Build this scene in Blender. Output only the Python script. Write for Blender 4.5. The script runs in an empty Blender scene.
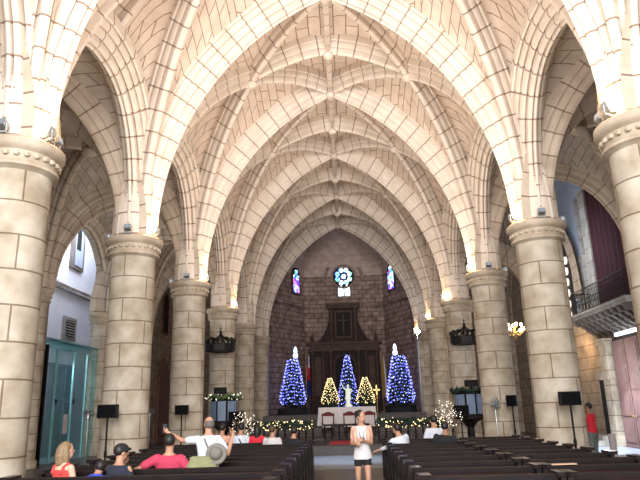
import bpy, bmesh, math, random
from mathutils import Vector, Matrix
random.seed(7)
PI = math.pi
V = Vector
COL = bpy.context.scene.collection

# ------------------------------------------------------------------ materials
def new_mat(name):
    m = bpy.data.materials.new(name); m.use_nodes = True
    nt = m.node_tree
    return m, nt, nt.nodes['Principled BSDF'], nt.links

def rgb(c): return (c[0], c[1], c[2], 1.0)

def pmat(name, c, rough=.6, metal=0., var=.12, scale=6., emit=None, strength=0., spec=.5):
    """plain surface with a little procedural variation"""
    m, nt, b, L = new_mat(name)
    tc = nt.nodes.new('ShaderNodeTexCoord'); n = nt.nodes.new('ShaderNodeTexNoise')
    n.inputs['Scale'].default_value = scale; n.inputs['Detail'].default_value = 3
    L.new(tc.outputs['Object'], n.inputs['Vector'])
    r = nt.nodes.new('ShaderNodeValToRGB')
    r.color_ramp.elements[0].position = .3; r.color_ramp.elements[1].position = .7
    r.color_ramp.elements[0].color = rgb([x*(1-var) for x in c])
    r.color_ramp.elements[1].color = rgb([min(1, x*(1+var)) for x in c])
    L.new(n.outputs['Fac'], r.inputs['Fac']); L.new(r.outputs['Color'], b.inputs['Base Color'])
    b.inputs['Roughness'].default_value = rough; b.inputs['Metallic'].default_value = metal
    b.inputs['Specular IOR Level'].default_value = spec
    if emit:
        b.inputs['Emission Color'].default_value = rgb(emit); b.inputs['Emission Strength'].default_value = strength
    return m

def stone(name, c1, c2, mortar, bw, bh, ms=.02, stain=.25, bump=.25, offset=.5, rough=.85):
    m, nt, b, L = new_mat(name)
    tc = nt.nodes.new('ShaderNodeTexCoord')
    wn = nt.nodes.new('ShaderNodeTexNoise'); wn.inputs['Scale'].default_value = 1.7; wn.inputs['Detail'].default_value = 2
    L.new(tc.outputs['Object'], wn.inputs['Vector'])
    sc = nt.nodes.new('ShaderNodeVectorMath'); sc.operation = 'MULTIPLY_ADD'
    L.new(wn.outputs['Color'], sc.inputs[0]); sc.inputs[1].default_value = (.016, .016, 0)
    L.new(tc.outputs['UV'], sc.inputs[2])
    br = nt.nodes.new('ShaderNodeTexBrick'); br.offset = offset
    L.new(sc.outputs['Vector'], br.inputs['Vector'])
    br.inputs['Scale'].default_value = 1
    br.inputs['Brick Width'].default_value = bw; br.inputs['Row Height'].default_value = bh
    br.inputs['Mortar Size'].default_value = ms; br.inputs['Mortar Smooth'].default_value = .35
    br.inputs['Bias'].default_value = 0
    br.inputs['Color1'].default_value = rgb(c1); br.inputs['Color2'].default_value = rgb(c2)
    br.inputs['Mortar'].default_value = rgb(mortar)
    n = nt.nodes.new('ShaderNodeTexNoise'); n.inputs['Scale'].default_value = 2.3; n.inputs['Detail'].default_value = 5
    L.new(tc.outputs['Object'], n.inputs['Vector'])
    r = nt.nodes.new('ShaderNodeValToRGB')
    r.color_ramp.elements[0].position = .32; r.color_ramp.elements[1].position = .68
    r.color_ramp.elements[0].color = (1-stain, 1-stain*1.15, 1-stain*1.35, 1)
    r.color_ramp.elements[1].color = (1, 1, 1, 1)
    L.new(n.outputs['Fac'], r.inputs['Fac'])
    mx = nt.nodes.new('ShaderNodeMix'); mx.data_type = 'RGBA'; mx.blend_type = 'MULTIPLY'
    mx.inputs['Factor'].default_value = 1
    L.new(br.outputs['Color'], mx.inputs['A']); L.new(r.outputs['Color'], mx.inputs['B'])
    L.new(mx.outputs['Result'], b.inputs['Base Color'])
    b.inputs['Roughness'].default_value = rough
    bp = nt.nodes.new('ShaderNodeBump'); bp.inputs['Strength'].default_value = bump; bp.inputs['Distance'].default_value = .03
    iv = nt.nodes.new('ShaderNodeMath'); iv.operation = 'SUBTRACT'; iv.inputs[0].default_value = 1
    L.new(br.outputs['Fac'], iv.inputs[1]); L.new(iv.outputs[0], bp.inputs['Height'])
    L.new(bp.outputs['Normal'], b.inputs['Normal'])
    return m

def emis(name, c, s):
    m, nt, b, L = new_mat(name)
    b.inputs['Base Color'].default_value = rgb([.05]*3)
    b.inputs['Emission Color'].default_value = rgb(c); b.inputs['Emission Strength'].default_value = s
    return m

def glass_stain(name, cols, scale, s):
    m, nt, b, L = new_mat(name)
    tc = nt.nodes.new('ShaderNodeTexCoord'); v = nt.nodes.new('ShaderNodeTexVoronoi')
    v.inputs['Scale'].default_value = scale
    L.new(tc.outputs['Object'], v.inputs['Vector'])
    sp = nt.nodes.new('ShaderNodeSeparateColor'); L.new(v.outputs['Color'], sp.inputs['Color'])
    r = nt.nodes.new('ShaderNodeValToRGB'); r.color_ramp.interpolation = 'CONSTANT'
    while len(r.color_ramp.elements) < len(cols): r.color_ramp.elements.new(.5)
    for i, c in enumerate(cols):
        r.color_ramp.elements[i].position = i/len(cols); r.color_ramp.elements[i].color = rgb(c)
    L.new(sp.outputs['Red'], r.inputs['Fac'])
    L.new(r.outputs['Color'], b.inputs['Emission Color']); b.inputs['Emission Strength'].default_value = s
    b.inputs['Base Color'].default_value = (.02, .02, .03, 1); b.inputs['Roughness'].default_value = .2
    return m

def tilemat(name, c1, c2, size, rough):
    m, nt, b, L = new_mat(name)
    tc = nt.nodes.new('ShaderNodeTexCoord'); ch = nt.nodes.new('ShaderNodeTexChecker')
    ch.inputs['Scale'].default_value = 1/size
    ch.inputs['Color1'].default_value = rgb(c1); ch.inputs['Color2'].default_value = rgb(c2)
    L.new(tc.outputs['Object'], ch.inputs['Vector'])
    n = nt.nodes.new('ShaderNodeTexNoise'); n.inputs['Scale'].default_value = 3; n.inputs['Detail'].default_value = 6
    L.new(tc.outputs['Object'], n.inputs['Vector'])
    mx = nt.nodes.new('ShaderNodeMix'); mx.data_type = 'RGBA'; mx.blend_type = 'MULTIPLY'; mx.inputs['Factor'].default_value = .5
    L.new(ch.outputs['Color'], mx.inputs['A']); L.new(n.outputs['Color'], mx.inputs['B'])
    L.new(mx.outputs['Result'], b.inputs['Base Color'])
    b.inputs['Roughness'].default_value = rough
    return m

M = {}
M['web'] = stone('vault_web_stone', (.72, .59, .49), (.65, .52, .425), (.29, .19, .14), .95, .43, .024, .17)
M['rib'] = stone('vault_rib_stone', (.73, .63, .54), (.68, .575, .485), (.29, .20, .145), 60, .56, .023, .13, .3)
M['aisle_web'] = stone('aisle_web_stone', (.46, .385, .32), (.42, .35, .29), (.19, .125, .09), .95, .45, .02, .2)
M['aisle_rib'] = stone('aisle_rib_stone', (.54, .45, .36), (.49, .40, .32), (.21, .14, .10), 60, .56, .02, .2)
M['column'] = stone('column_stone', (.57, .505, .42), (.51, .445, .355), (.24, .175, .125), 1.19, .56, .017, .38, .3)
M['capital'] = stone('capital_stone', (.56, .48, .38), (.50, .42, .33), (.22, .15, .1), 60, .9, .01, .35, .2)
M['wall'] = stone('wall_stone', (.44, .37, .30), (.38, .315, .25), (.20, .13, .08), 1.0, .5, .02, .3)
M['apse'] = stone('apse_stone', (.34, .245, .215), (.25, .18, .16), (.10, .065, .058), .62, .34, .03, .5, .5)
M['apse_vault'] = stone('apse_vault_stone', (.44, .33, .28), (.40, .30, .25), (.25, .17, .14), 1.1, .5, .015, .25)
M['plaster'] = pmat('white_plaster', (.74, .77, .86), .9, 0, .05, 1.2)
M['blue_plaster'] = pmat('blue_grey_plaster', (.34, .40, .50), .9, 0, .16, .7)
M['grey_stone'] = stone('grey_carved_stone', (.42, .41, .40), (.36, .35, .34), (.16, .14, .13), .8, .6, .015, .3)
M['floor'] = tilemat('floor_tiles', (.15, .12, .095), (.10, .08, .066), .42, .32)
M['lightfloor'] = tilemat('pale_floor', (.36, .39, .45), (.30, .33, .39), .5, .3)
M['platform'] = tilemat('platform_tiles', (.035, .025, .022), (.025, .018, .016), .42, .5)
M['dark_step'] = stone('dark_step_stone', (.13, .12, .12), (.11, .10, .10), (.05, .045, .045), .9, .5, .02, .3)
M['wood'] = pmat('dark_pew_wood', (.010, .006, .006), .55, 0, .35, 5, spec=.2)
M['wood_red'] = pmat('reddish_pew_wood', (.019, .007, .006), .55, 0, .35, 4, spec=.2)
M['cap'] = pmat('polished_pew_cap', (.022, .016, .018), .3, 0, .2, 6)
M['retable'] = pmat('dark_retable_wood', (.020, .010, .008), .85, 0, .4, 3)
M['retable_lit'] = pmat('retable_wood_lit', (.055, .027, .018), .75, .0, .35, 3)  # paler copy of the retable wood, light on raised parts put into colour
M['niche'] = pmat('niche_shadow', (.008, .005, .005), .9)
M['iron'] = pmat('black_iron', (.012, .012, .013), .5, .4, .2)
M['black'] = pmat('black_plastic', (.006, .006, .007), .6, 0, .2, spec=.2)
M['grille'] = pmat('speaker_grille', (.004, .004, .005), .9, 0, .5, 90, spec=.1)
M['steel'] = pmat('brushed_steel', (.42, .44, .46), .35, .8, .1, 20)
M['red_carpet'] = pmat('red_carpet', (.45, .025, .03), .9, 0, .2, 20)
M['maroon'] = pmat('maroon_cloth', (.030, .004, .009), .95, 0, .3, 2.5)
M['cloth'] = pmat('white_altar_cloth', (.66, .62, .63), .85, 0, .06, 4)
M['door_wood'] = pmat('pinkish_door_wood', (.20, .115, .105), .55, 0, .18, 3)
M['dark'] = pmat('deep_dark', (.006, .006, .008), .9)
M['gold'] = pmat('brass_gold', (.55, .36, .12), .35, .8, .15)
M['white_statue'] = pmat('white_statue', (.75, .78, .72), .5, 0, .08, 8, (.7, .85, .75), .25)  # faint glow put into the material so the statue looks lit
M['foliage'] = pmat('tree_foliage', (.012, .03, .02), .9, 0, .5, 12)
M['green_plant'] = pmat('plant_leaves', (.05, .09, .03), .7, 0, .4, 12)
M['bark'] = pmat('pale_branch', (.30, .24, .2), .8)
M['blue_bulb'] = emis('blue_fairy_lights', (.13, .15, 1.0), 2.6)
M['blue_bulb2'] = emis('pale_blue_fairy_lights', (.50, .56, 1.0), 2.6)
M['warm_bulb'] = emis('warm_fairy_lights', (1.0, .74, .34), 2.8)
M['white_bulb'] = emis('white_fairy_lights', (1.0, .90, .72), 1.8)
M['topper'] = emis('lit_topper', (.60, .75, 1.0), 2.0)
M['flood'] = emis('flood_lens', (1.0, .76, .42), 30)
M['cool'] = emis('cool_flood_lens', (.70, .85, 1.0), 45)
M['cool_dim'] = emis('cool_flood_lens_dim', (.70, .80, .95), .30)
M['chand_bulb'] = emis('chandelier_bulb', (1.0, .66, .34), 30)
M['flag_blue'] = pmat('flag_blue', (.01, .025, .16), .9)
M['flag_red'] = pmat('flag_red', (.50, .02, .03), .9)
M['flag_white'] = pmat('flag_white', (.7, .68, .7), .9)
M['flag_yellow'] = pmat('flag_yellow', (.42, .26, .02), .9)
M['panel_blue'] = pmat('pale_blue_panel', (.16, .22, .32), .4, 0, .15, 3)
M['chair_red'] = pmat('dark_red_velvet', (.12, .015, .018), .8)
M['upholstery'] = pmat('cream_upholstery', (.55, .5, .5), .85)
M['white_shirt'] = pmat('white_cotton', (.56, .60, .67), .85, 0, .06, 9)
M['cream_top'] = pmat('cream_cotton', (.54, .51, .52), .85, 0, .06, 9)
M['peach'] = pmat('peach_cardigan', (.62, .34, .25), .85, 0, .1, 9)
M['coral'] = pmat('coral_red_cotton', (.58, .05, .045), .85, 0, .1, 9)
M['pink'] = pmat('raspberry_cotton', (.44, .035, .08), .85, 0, .12, 9)
M['navy'] = pmat('navy_cotton', (.014, .018, .035), .9, 0, .2, 9)
M['royal'] = pmat('royal_blue_cotton', (.03, .06, .42), .85, 0, .12, 9)
M['blackcloth'] = pmat('black_cloth', (.009, .009, .012), .9, 0, .2, 9)
M['red_shirt'] = pmat('red_cotton', (.62, .02, .04), .85, 0, .12, 9)
M['grey_trouser'] = pmat('grey_green_trousers', (.13, .155, .15), .9, 0, .2, 9)
M['jean'] = pmat('dark_jeans', (.03, .04, .07), .9, 0, .2, 9)
M['olive'] = pmat('olive_canvas', (.22, .22, .11), .9, 0, .15, 14)
M['strap'] = pmat('grey_strap', (.16, .15, .13), .9)
M['skin'] = pmat('tan_skin', (.42, .22, .14), .6, 0, .08, 12)
M['skin_dark'] = pmat('brown_skin', (.30, .15, .09), .6, 0, .08, 12)
M['skin_light'] = pmat('light_skin', (.62, .37, .26), .6, 0, .08, 12)
M['eye'] = pmat('eye', (.012, .01, .01), .3)
M['lip'] = pmat('lip', (.35, .11, .09), .5)
M['hair_black'] = pmat('black_hair', (.010, .008, .008), .55, 0, .3, 40)
M['hair_blond'] = pmat('dark_blond_hair', (.20, .125, .06), .6, 0, .3, 40)
M['hair_brown'] = pmat('brown_hair', (.06, .035, .02), .6, 0, .3, 40)
M['hair_grey'] = pmat('greying_hair', (.10, .085, .07), .7, 0, .3, 40)
M['phone'] = pmat('dark_phone', (.01, .01, .012), .25)
M['paper'] = pmat('tan_paper', (.46, .30, .2), .8)
def glass_pane():
    m, nt, b, L = new_mat('teal_glass')
    out = nt.nodes['Material Output']
    tr = nt.nodes.new('ShaderNodeBsdfTransparent'); tr.inputs['Color'].default_value = (.86, .95, .95, 1)
    b.inputs['Base Color'].default_value = (.10, .34, .36, 1); b.inputs['Roughness'].default_value = .08
    mix = nt.nodes.new('ShaderNodeMixShader')
    lw = nt.nodes.new('ShaderNodeLayerWeight'); lw.inputs['Blend'].default_value = .35
    mp = nt.nodes.new('ShaderNodeMath'); mp.operation = 'MULTIPLY_ADD'; mp.inputs[1].default_value = .5; mp.inputs[2].default_value = .06
    L.new(lw.outputs['Facing'], mp.inputs[0]); L.new(mp.outputs[0], mix.inputs['Fac'])
    L.new(tr.outputs[0], mix.inputs[1]); L.new(b.outputs[0], mix.inputs[2]); L.new(mix.outputs[0], out.inputs['Surface'])
    return m
M['glass'] = glass_pane()
M['lavender_door'] = pmat('grey_lavender_wood', (.20, .19, .23), .6, 0, .2, 3)
M['teal_edge'] = pmat('teal_glass_edge', (.26, .52, .55), .3, 0, .1, 3)

# ------------------------------------------------------------------ mesh builder
class MB:
    def __init__(s): s.v = []; s.f = []; s.uv = []; s.mi = []
    def add(s, vs, fs, uvs=None, mi=0):
        o = len(s.v); s.v += [tuple(p) for p in vs]
        for k, f in enumerate(fs):
            s.f.append(tuple(i+o for i in f)); s.mi.append(mi)
            s.uv.append(uvs[k] if uvs else None)
        return s
    def grid(s, pts, uv=None, mi=0, flip=False):
        n, m = len(pts), len(pts[0]); vs = [p for r in pts for p in r]; fs = []; us = []
        for i in range(n-1):
            for j in range(m-1):
                q = [(i, j), (i+1, j), (i+1, j+1), (i, j+1)]
                if flip: q.reverse()
                fs.append([a*m+b for a, b in q])
                us.append([uv[a][b] for a, b in q] if uv else None)
        return s.add(vs, fs, us if uv else None, mi)
    def box(s, x0, x1, y0, y1, z0, z1, mi=0, T=None):
        vs = [V((x, y, z)) for x in (x0, x1) for y in (y0, y1) for z in (z0, z1)]
        if T: vs = [T @ p for p in vs]
        fs = [(0, 1, 3, 2), (4, 6, 7, 5), (0, 4, 5, 1), (2, 3, 7, 6), (0, 2, 6, 4), (1, 5, 7, 3)]
        us = []
        ax = [(1, 2), (1, 2), (0, 2), (0, 2), (0, 1), (0, 1)]
        for f, a in zip(fs, ax): us.append([(vs[i][a[0]], vs[i][a[1]]) for i in f])
        return s.add(vs, fs, us, mi)
    def prism(s, poly, axis, a0, a1, mi=0, T=None):
        """extrude 2D polygon along axis 'x','y','z' (poly in the two other axes, in order)"""
        def mk(p, t):
            if axis == 'x': return V((t, p[0], p[1]))
            if axis == 'y': return V((p[0], t, p[1]))
            return V((p[0], p[1], t))
        n = len(poly); vs = [mk(p, a0) for p in poly]+[mk(p, a1) for p in poly]
        if T: vs = [T @ p for p in vs]
        fs = [tuple(range(n))[::-1], tuple(range(n, 2*n))]+[(i, (i+1) % n, n+(i+1) % n, n+i) for i in range(n)]
        return s.add(vs, fs, None, mi)
    def lathe(s, prof, n=24, c=(0, 0, 0), a0=0, a1=2*PI, mi=0, rows=True, T=None):
        full = abs(a1-a0-2*PI) < 1e-6
        pts = []; uv = []; acc = 0
        for k, (r, z) in enumerate(prof):
            if k: acc += math.hypot(r-prof[k-1][0], z-prof[k-1][1])
            row = []; ur = []
            for i in range(n+1):
                a = a0+(a1-a0)*i/n
                p = V((c[0]+r*math.cos(a), c[1]+r*math.sin(a), c[2]+z))
                row.append(T @ p if T else p); ur.append((a*.57, c[2]+z))
            pts.append(row); uv.append(ur)
        return s.grid(pts, uv, mi, flip=True)
    def tube(s, pts, rad, n=8, mi=0, cap=True):
        """solid tube with rounded ends through pts"""
        pts = [V(p) for p in pts]
        if not isinstance(rad, (list, tuple)): rad = [rad]*len(pts)
        P2 = []; R2 = []
        t0 = (pts[0]-pts[1]).normalized(); t1 = (pts[-1]-pts[-2]).normalized()
        if cap:
            for k in (.98, .7): P2.append(pts[0]+t0*rad[0]*k); R2.append(rad[0]*math.sqrt(max(0, 1-k*k)))
        P2 += pts; R2 += list(rad)
        if cap:
            for k in (.7, .98): P2.append(pts[-1]+t1*rad[-1]*k); R2.append(rad[-1]*math.sqrt(max(0, 1-k*k)))
        N = len(P2); vs = []; up = None
        for i in range(N):
            t = (P2[min(i+1, N-1)]-P2[max(i-1, 0)]).normalized()
            if up is None:
                up = V((0, 0, 1)) if abs(t.z) < .9 else V((1, 0, 0))
            a = t.cross(up).normalized(); b = a.cross(t).normalized(); up = b
            for k in range(n):
                an = 2*PI*k/n
                vs.append(P2[i]+(a*math.cos(an)+b*math.sin(an))*R2[i])
        fs = []
        for i in range(N-1):
            for k in range(n):
                k2 = (k+1) % n
                fs.append((i*n+k, i*n+k2, (i+1)*n+k2, (i+1)*n+k))
        fs.append(tuple(range(n))[::-1]); fs.append(tuple((N-1)*n+k for k in range(n)))
        return s.add(vs, fs, None, mi)
    def ell(s, c, r, nu=14, nv=9, mi=0, T=None):
        c = V(c); vs = []; fs = []
        for j in range(nv+1):
            th = PI*j/nv
            for i in range(nu):
                a = 2*PI*i/nu
                rr = max(math.sin(th), .02)
                p = V((r[0]*rr*math.cos(a), r[1]*rr*math.sin(a), -r[2]*math.cos(th)))
                vs.append((T @ p if T else p)+c)
        for j in range(nv):
            for i in range(nu):
                i2 = (i+1) % nu
                fs.append((j*nu+i, j*nu+i2, (j+1)*nu+i2, (j+1)*nu+i))
        fs.append(tuple(range(nu))[::-1]); fs.append(tuple(nv*nu+k for k in range(nu)))
        return s.add(vs, fs, None, mi)
    def rings(s, rs, n=18, mi=0):
        """closed loft: rs = list of (center, right vec, fwd vec)  (radii in the vectors)"""
        vs = []; N = len(rs)
        for c, a, b in rs:
            for k in range(n):
                t = 2*PI*k/n; vs.append(V(c)+V(a)*math.cos(t)+V(b)*math.sin(t))
        fs = [(i*n+k, i*n+(k+1) % n, (i+1)*n+(k+1) % n, (i+1)*n+k) for i in range(N-1) for k in range(n)]
        fs.append(tuple(range(n))[::-1]); fs.append(tuple((N-1)*n+k for k in range(n)))
        return s.add(vs, fs, None, mi)
    def mesh(s, name, mats, smooth=None):
        me = bpy.data.meshes.new(name)
        me.from_pydata(s.v, [], s.f)
        if any(u is not None for u in s.uv):
            lay = me.uv_layers.new(name='UVMap'); k = 0
            flat = []
            for f, u in zip(s.f, s.uv):
                for i in range(len(f)):
                    flat += list(u[i]) if u else [0.3, 0.3]
            lay.data.foreach_set('uv', flat)
        mats = mats if isinstance(mats, (list, tuple)) else [mats]
        for m in mats: me.materials.append(m)
        me.polygons.foreach_set('material_index', s.mi)
        if smooth is not None:
            me.shade_smooth()
            if smooth > 0: me.set_sharp_from_angle(angle=math.radians(smooth))
        me.validate(); me.update()
        return me
    def build(s, name, mats, parent=None, smooth=None, loc=None):
        o = bpy.data.objects.new(name, s.mesh(name, mats, smooth)); COL.objects.link(o)
        if loc: o.location = loc
        if parent: o.parent = parent
        return o

def empty(name, loc=(0, 0, 0), rz=0, label=None, cat=None, group=None):
    o = bpy.data.objects.new(name, None); COL.objects.link(o)
    o.location = loc; o.rotation_euler = (0, 0, rz); o.empty_display_size = .1
    tag(o, label, cat, group); return o
def tag(o, label=None, cat=None, group=None, kind=None):
    if label: o['label'] = label
    if cat: o['category'] = cat
    if group: o['group'] = group
    if kind: o['kind'] = kind
    return o
def struct(o): o['kind'] = 'structure'; return o
def copy_tree(o, parent=None, label=None):
    c = o.copy(); COL.objects.link(c)
    if parent: c.parent = parent
    if label: c['label'] = label
    for ch in list(o.children): copy_tree(ch, c)
    return c
def lin(a, b, n): return [a+(b-a)*i/n for i in range(n+1)]
ORD = ['first', 'second', 'third', 'fourth', 'fifth', 'sixth', 'seventh', 'eighth', 'ninth', 'tenth', 'eleventh', 'twelfth']

# ------------------------------------------------------------------ camera
cam = bpy.data.cameras.new('camera'); camo = bpy.data.objects.new('camera', cam); COL.objects.link(camo)
cam.sensor_width = 36; cam.sensor_fit = 'HORIZONTAL'; cam.lens = 36*610/640
cam.clip_start = .05; cam.clip_end = 300
pitch, yaw, roll = math.radians(15.37), math.radians(2.1), math.radians(-1.6)
camo.matrix_world = (Matrix.Translation((.22, 0, 1.7)) @ Matrix.Rotation(yaw, 4, 'Z') @
                     Matrix.Rotation(PI/2+pitch, 4, 'X') @ Matrix.Rotation(roll, 4, 'Z'))
bpy.context.scene.camera = camo

# ------------------------------------------------------------------ layout constants
XS, XO = 5.25, 10.7              # nave columns, outer aisle walls
YP = [3.57, 9.47, 15.35, 21.23, 27.17, 33.08, 38.96]
ZS = 6.1                         # springing / capital top

# ------------------------------------------------------------------ vault
def t_arch(a, h):                # pointed arch of radius R: z above springing at |x|
    R = (a*a+h*h)/(2*a); c = R-a
    return lambda x: math.sqrt(max(0, R*R-(min(abs(x), a)+c)**2))
def sup(a, h, n): return lambda y: h*max(0, 1-min(1, abs(y)/a)**n)**(1/n)

def mirror(h): return [(-a, b) for a, b in h]+[(a, b) for a, b in h[::-1]][1:]
PROF_BIG = mirror([(.5, .85), (.5, .58), (.46, .54), (.45, .62), (.41, .62), (.40, .46), (.345, .38), (.335, .46), (.30, .46), (.29, .28), (.22, .19), (.21, .29), (.175, .29), (.165, .08), (.09, .02), (.08, .12), (.05, .12), (.04, -.01), (0, -.04)])
PROF_SM = mirror([(.28, .80), (.28, .42), (.24, .38), (.23, .46), (.20, .46), (.19, .27), (.13, .19), (.12, .26), (.095, .26), (.085, .04), (.045, 0), (0, -.02)])
PROF_T = [(-.13, .32), (-.13, .14), (-.07, .05), (0, 0), (.07, .05), (.13, .14), (.13, .32)]

SWC = [0]
def sweep(mb, pts, prof, side, mi=0, v0=0):
    SWC[0] += 1; kf = 1-.004*(SWC[0] % 7)
    prof = [(a*kf, b) for a, b in prof]
    """rib: pts intrados curve, side = horizontal unit vector across the rib; outward normal away from arch inside"""
    side = V(side).normalized(); rows = []; uvs = []; acc = v0; N = len(pts)
    pts = [V(p) for p in pts]
    sgn = None
    for i in range(N):
        t = (pts[min(i+1, N-1)]-pts[max(i-1, 0)]).normalized()
        n = t.cross(side).normalized()
        if sgn is None:                       # outward must finally point up at the crown
            mids = (pts[N-1]-pts[N-2]).normalized() if pts[N-1].z > pts[0].z+.5 else (pts[N//2+1]-pts[N//2-1]).normalized()
            nn = mids.cross(side)
            sgn = 1 if nn.z > 0 else -1
        n = n*sgn
        if i: acc += (pts[i]-pts[i-1]).length
        u = 0; row = []; ur = []
        for k, (s_, d) in enumerate(prof):
            if k: u += math.hypot(s_-prof[k-1][0], d-prof[k-1][1])
            row.append(pts[i]+side*s_+n*d); ur.append((u+5, acc))
        rows.append(row); uvs.append(ur)
    mb.grid(rows, uvs, mi)

def nave_diag(y0, y1, sg, s0, h, nA=12, nB=10):
    """plan from (sg*XS,y0) to (0,y1); returns two lists of points"""
    P0 = V((sg*XS, y0, 0)); P1 = V((0, y1, 0)); L = (P1-P0).length; d = (P1-P0)/L
    fb = math.acos(min(1, (L/2)/(L-s0)))
    def pt(f):
        s_ = L-(L-s0)*math.cos(f); p = P0+d*s_; p.z = ZS+h*math.sin(f); return p
    return [pt(f) for f in lin(0, fb, nA)], [pt(f) for f in lin(fb, PI/2, nB)]

ZT_web = t_arch(5.15, 7.72); ZT_rib = t_arch(4.7, 7.2)
ZF_web = sup(2.88, 4.12, 2.4); ZF_rib = sup(2.45, 3.6, 2.4)
ZA_web = sup(2.62, 3.72, 2.0); ZA_rib = sup(2.35, 3.4, 2.0)

def patch(mb, base, target, m, prof=lambda t: t, my=None, mi=0, bulge=.13, swap=False):
    """ruled surface; base points to target points, z eased by prof"""
    rows = []; uvs = []; v = 0
    for i, (b, t) in enumerate(zip(base, target)):
        if i: v += (b-base[i-1]).length
        row = []; ur = []; L = math.hypot(t[0]-b[0], t[1]-b[1])
        for j in range(m+1):
            k = j/m; z = b.z-(b.z-t[2])*prof(k)+bulge*4*k*(1-k)*(b.z-ZS)/6
            p = V((b.x+(t[0]-b.x)*k, b.y+(t[1]-b.y)*k, z))
            if my is not None: p.y = 2*my-p.y
            row.append(p); ur.append((p.y, abs(p.x)*1.05+.2) if swap else (L*k*1.02+13, v+.2))
        rows.append(row); uvs.append(ur)
    mb.grid(rows, uvs, mi)

def nave_bay(i):
    y0, y1 = YP[i], YP[i+1]; mid = (y0+y1)/2
    mb = MB()
    for sg in (-1, 1):
        A, B = nave_diag(y0, y1, sg, .10, 7.72)
        for my in (None, mid):
            patch(mb, A, [(sg*XS, p.y, ZS+ZF_web(p.y-mid)) for p in A], 6, lambda t: t*t, my)
            patch(mb, A, [(p.x, y0, ZS+ZT_web(p.x)) for p in A], 5, lambda t: t, my)
            patch(mb, B, [(p.x, y1, ZS+ZT_web(p.x)) for p in B], 4, lambda t: t, my)
            patch(mb, B, [(0, p.y, ZS+7.72) for p in B], 4, lambda t: 1-(1-t)**1.5, my, swap=True)
    struct(mb.build('ceiling_nave', M['web'], smooth=25))
    rb = MB()
    for sg in (-1, 1):
        for (a, b) in ((y0, y1), (y1, y0)):
            A, B = nave_diag(a, b, sg, .5, 7.2)
            pts = A+B[1:]; d = (V((0, b, 0))-V((sg*XS, a, 0))).normalized()
            sweep(rb, pts, PROF_SM, (-d.y, d.x, 0))
        # rib across the bay
        def zl(x):
            return 13.25-.95*(x/2.625)**1.6 if x < 2.625 else 12.3-2.6*((x-2.625)/2.625)**2
        pts = [(sg*x, mid, zl(x)) for x in lin(XS-.1, 0, 26)]
        sweep(rb, pts, PROF_SM, (0, 1, 0))
        rb.ell((sg*2.625, mid, 12.24), (.20, .20, .15), 12, 6)
    rb.ell((0, mid, 13.2), (.19, .19, .14), 12, 6)
    rb.grid([[(-.09, y, 13.95), (-.09, y, 13.38), (0, y, 13.3), (.09, y, 13.38), (.09, y, 13.95)] for y in lin(y0, y1, 8)],
            [[(u*.1+5, y) for u in range(5)] for y in lin(y0, y1, 8)])
    return rb

TR = [0]
def trim(mb, mat, smooth=35, parent=None):
    TR[0] += 1
    return struct(mb.build('trim_%d' % TR[0], mat, smooth=smooth))

for i in range(6):
    trim(nave_bay(i), M['rib'])

def arc_pts_x(a, zf, y, n=20):
    return [(a*math.cos(PI*k/(2*n)*1.0), y, 0) for k in range(n)]

def transverse(y, wide=1.0):
    rb = MB(); prof = [(s_*wide, d) for s_, d in PROF_BIG]
    R = (4.7**2+7.2**2)/(2*4.7); c = R-4.7; fmax = math.acos(c/R)
    for sg in (-1, 1):
        pts = [(sg*(R*math.cos(f)-c), y, ZS+R*math.sin(f)) for f in lin(0, fmax, 26)]
        sweep(rb, pts, prof, (0, 1, 0))
    rb.ell((0, y, 13.28), (.16, .3*wide, .12), 12, 6)
    return rb
for i, y in enumerate(YP):
    trim(transverse(y, 1.0 if i < 6 else 1.7), M['rib'])

def sup_pts(a, h, n, m=30):
    out = []
    for k in range(m+1):
        t = PI*k/m; c, s_ = math.cos(t), math.sin(t)
        out.append((-math.copysign(abs(c)**(2/n), c)*a, h*abs(s_)**(2/n)))
    return out
# arcade arches (nave / aisle)
for sg in (-1, 1):
    for i in range(6):
        mid = (YP[i]+YP[i+1])/2; rb = MB()
        sweep(rb, [(sg*XS, mid+p, ZS+z) for p, z in sup_pts(2.42, 3.6, 2.4)], PROF_BIG, (1, 0, 0))
        trim(rb, M['rib'])

# aisle vaults
XC = (XS+XO)/2
def aisle_bay(i, sg):
    y0, y1 = YP[i], YP[i+1]; mid = (y0+y1)/2
    mb = MB(); rb = MB()
    for cx in (XS, XO):
        P0 = V((sg*cx, y0, 0)); P1 = V((sg*XC, mid, 0)); L = (P1-P0).length; d = (P1-P0)/L
        def crv(s0, h, n=14):
            out = []
            for f in lin(0, PI/2, n):
                p = P0+d*(L-(L-s0)*math.cos(f)); p.z = ZS+h*math.sin(f); out.append(p)
            return out
        A = crv(.1, 4.25)
        for my in (None, mid):
            patch(mb, A, [(sg*cx, p.y, ZS+ZF_web(p.y-mid)) for p in A], 5, lambda t: t, my)
            patch(mb, A, [(p.x, y0, ZS+ZA_web(abs(p.x)-XC)) for p in A], 5, lambda t: t, my)
        for my in (None, mid):
            pts = crv(.5, 3.95)
            sd = (-d.y, d.x, 0)
            if my is not None:
                for p in pts: p.y = 2*my-p.y
                sd = (d.y, d.x, 0)
            sweep(rb, pts, PROF_SM, sd)
    rb.ell((sg*XC, mid, ZS+3.95), (.28, .28, .16), 12, 6)
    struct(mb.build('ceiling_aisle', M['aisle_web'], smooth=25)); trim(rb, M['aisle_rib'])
for sg in (-1, 1):
    for i in range(6):
        if (sg, i) not in ((1, 3), (1, 4)): aisle_bay(i, sg)
    for y in YP:
        if sg > 0 and y == YP[4]: continue
        rb = MB()
        sweep(rb, [(sg*XC+p, y, ZS+z) for p, z in sup_pts(2.35, 3.4, 2.0)], PROF_BIG, (0, 1, 0))
        trim(rb, M['aisle_rib'])

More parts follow.
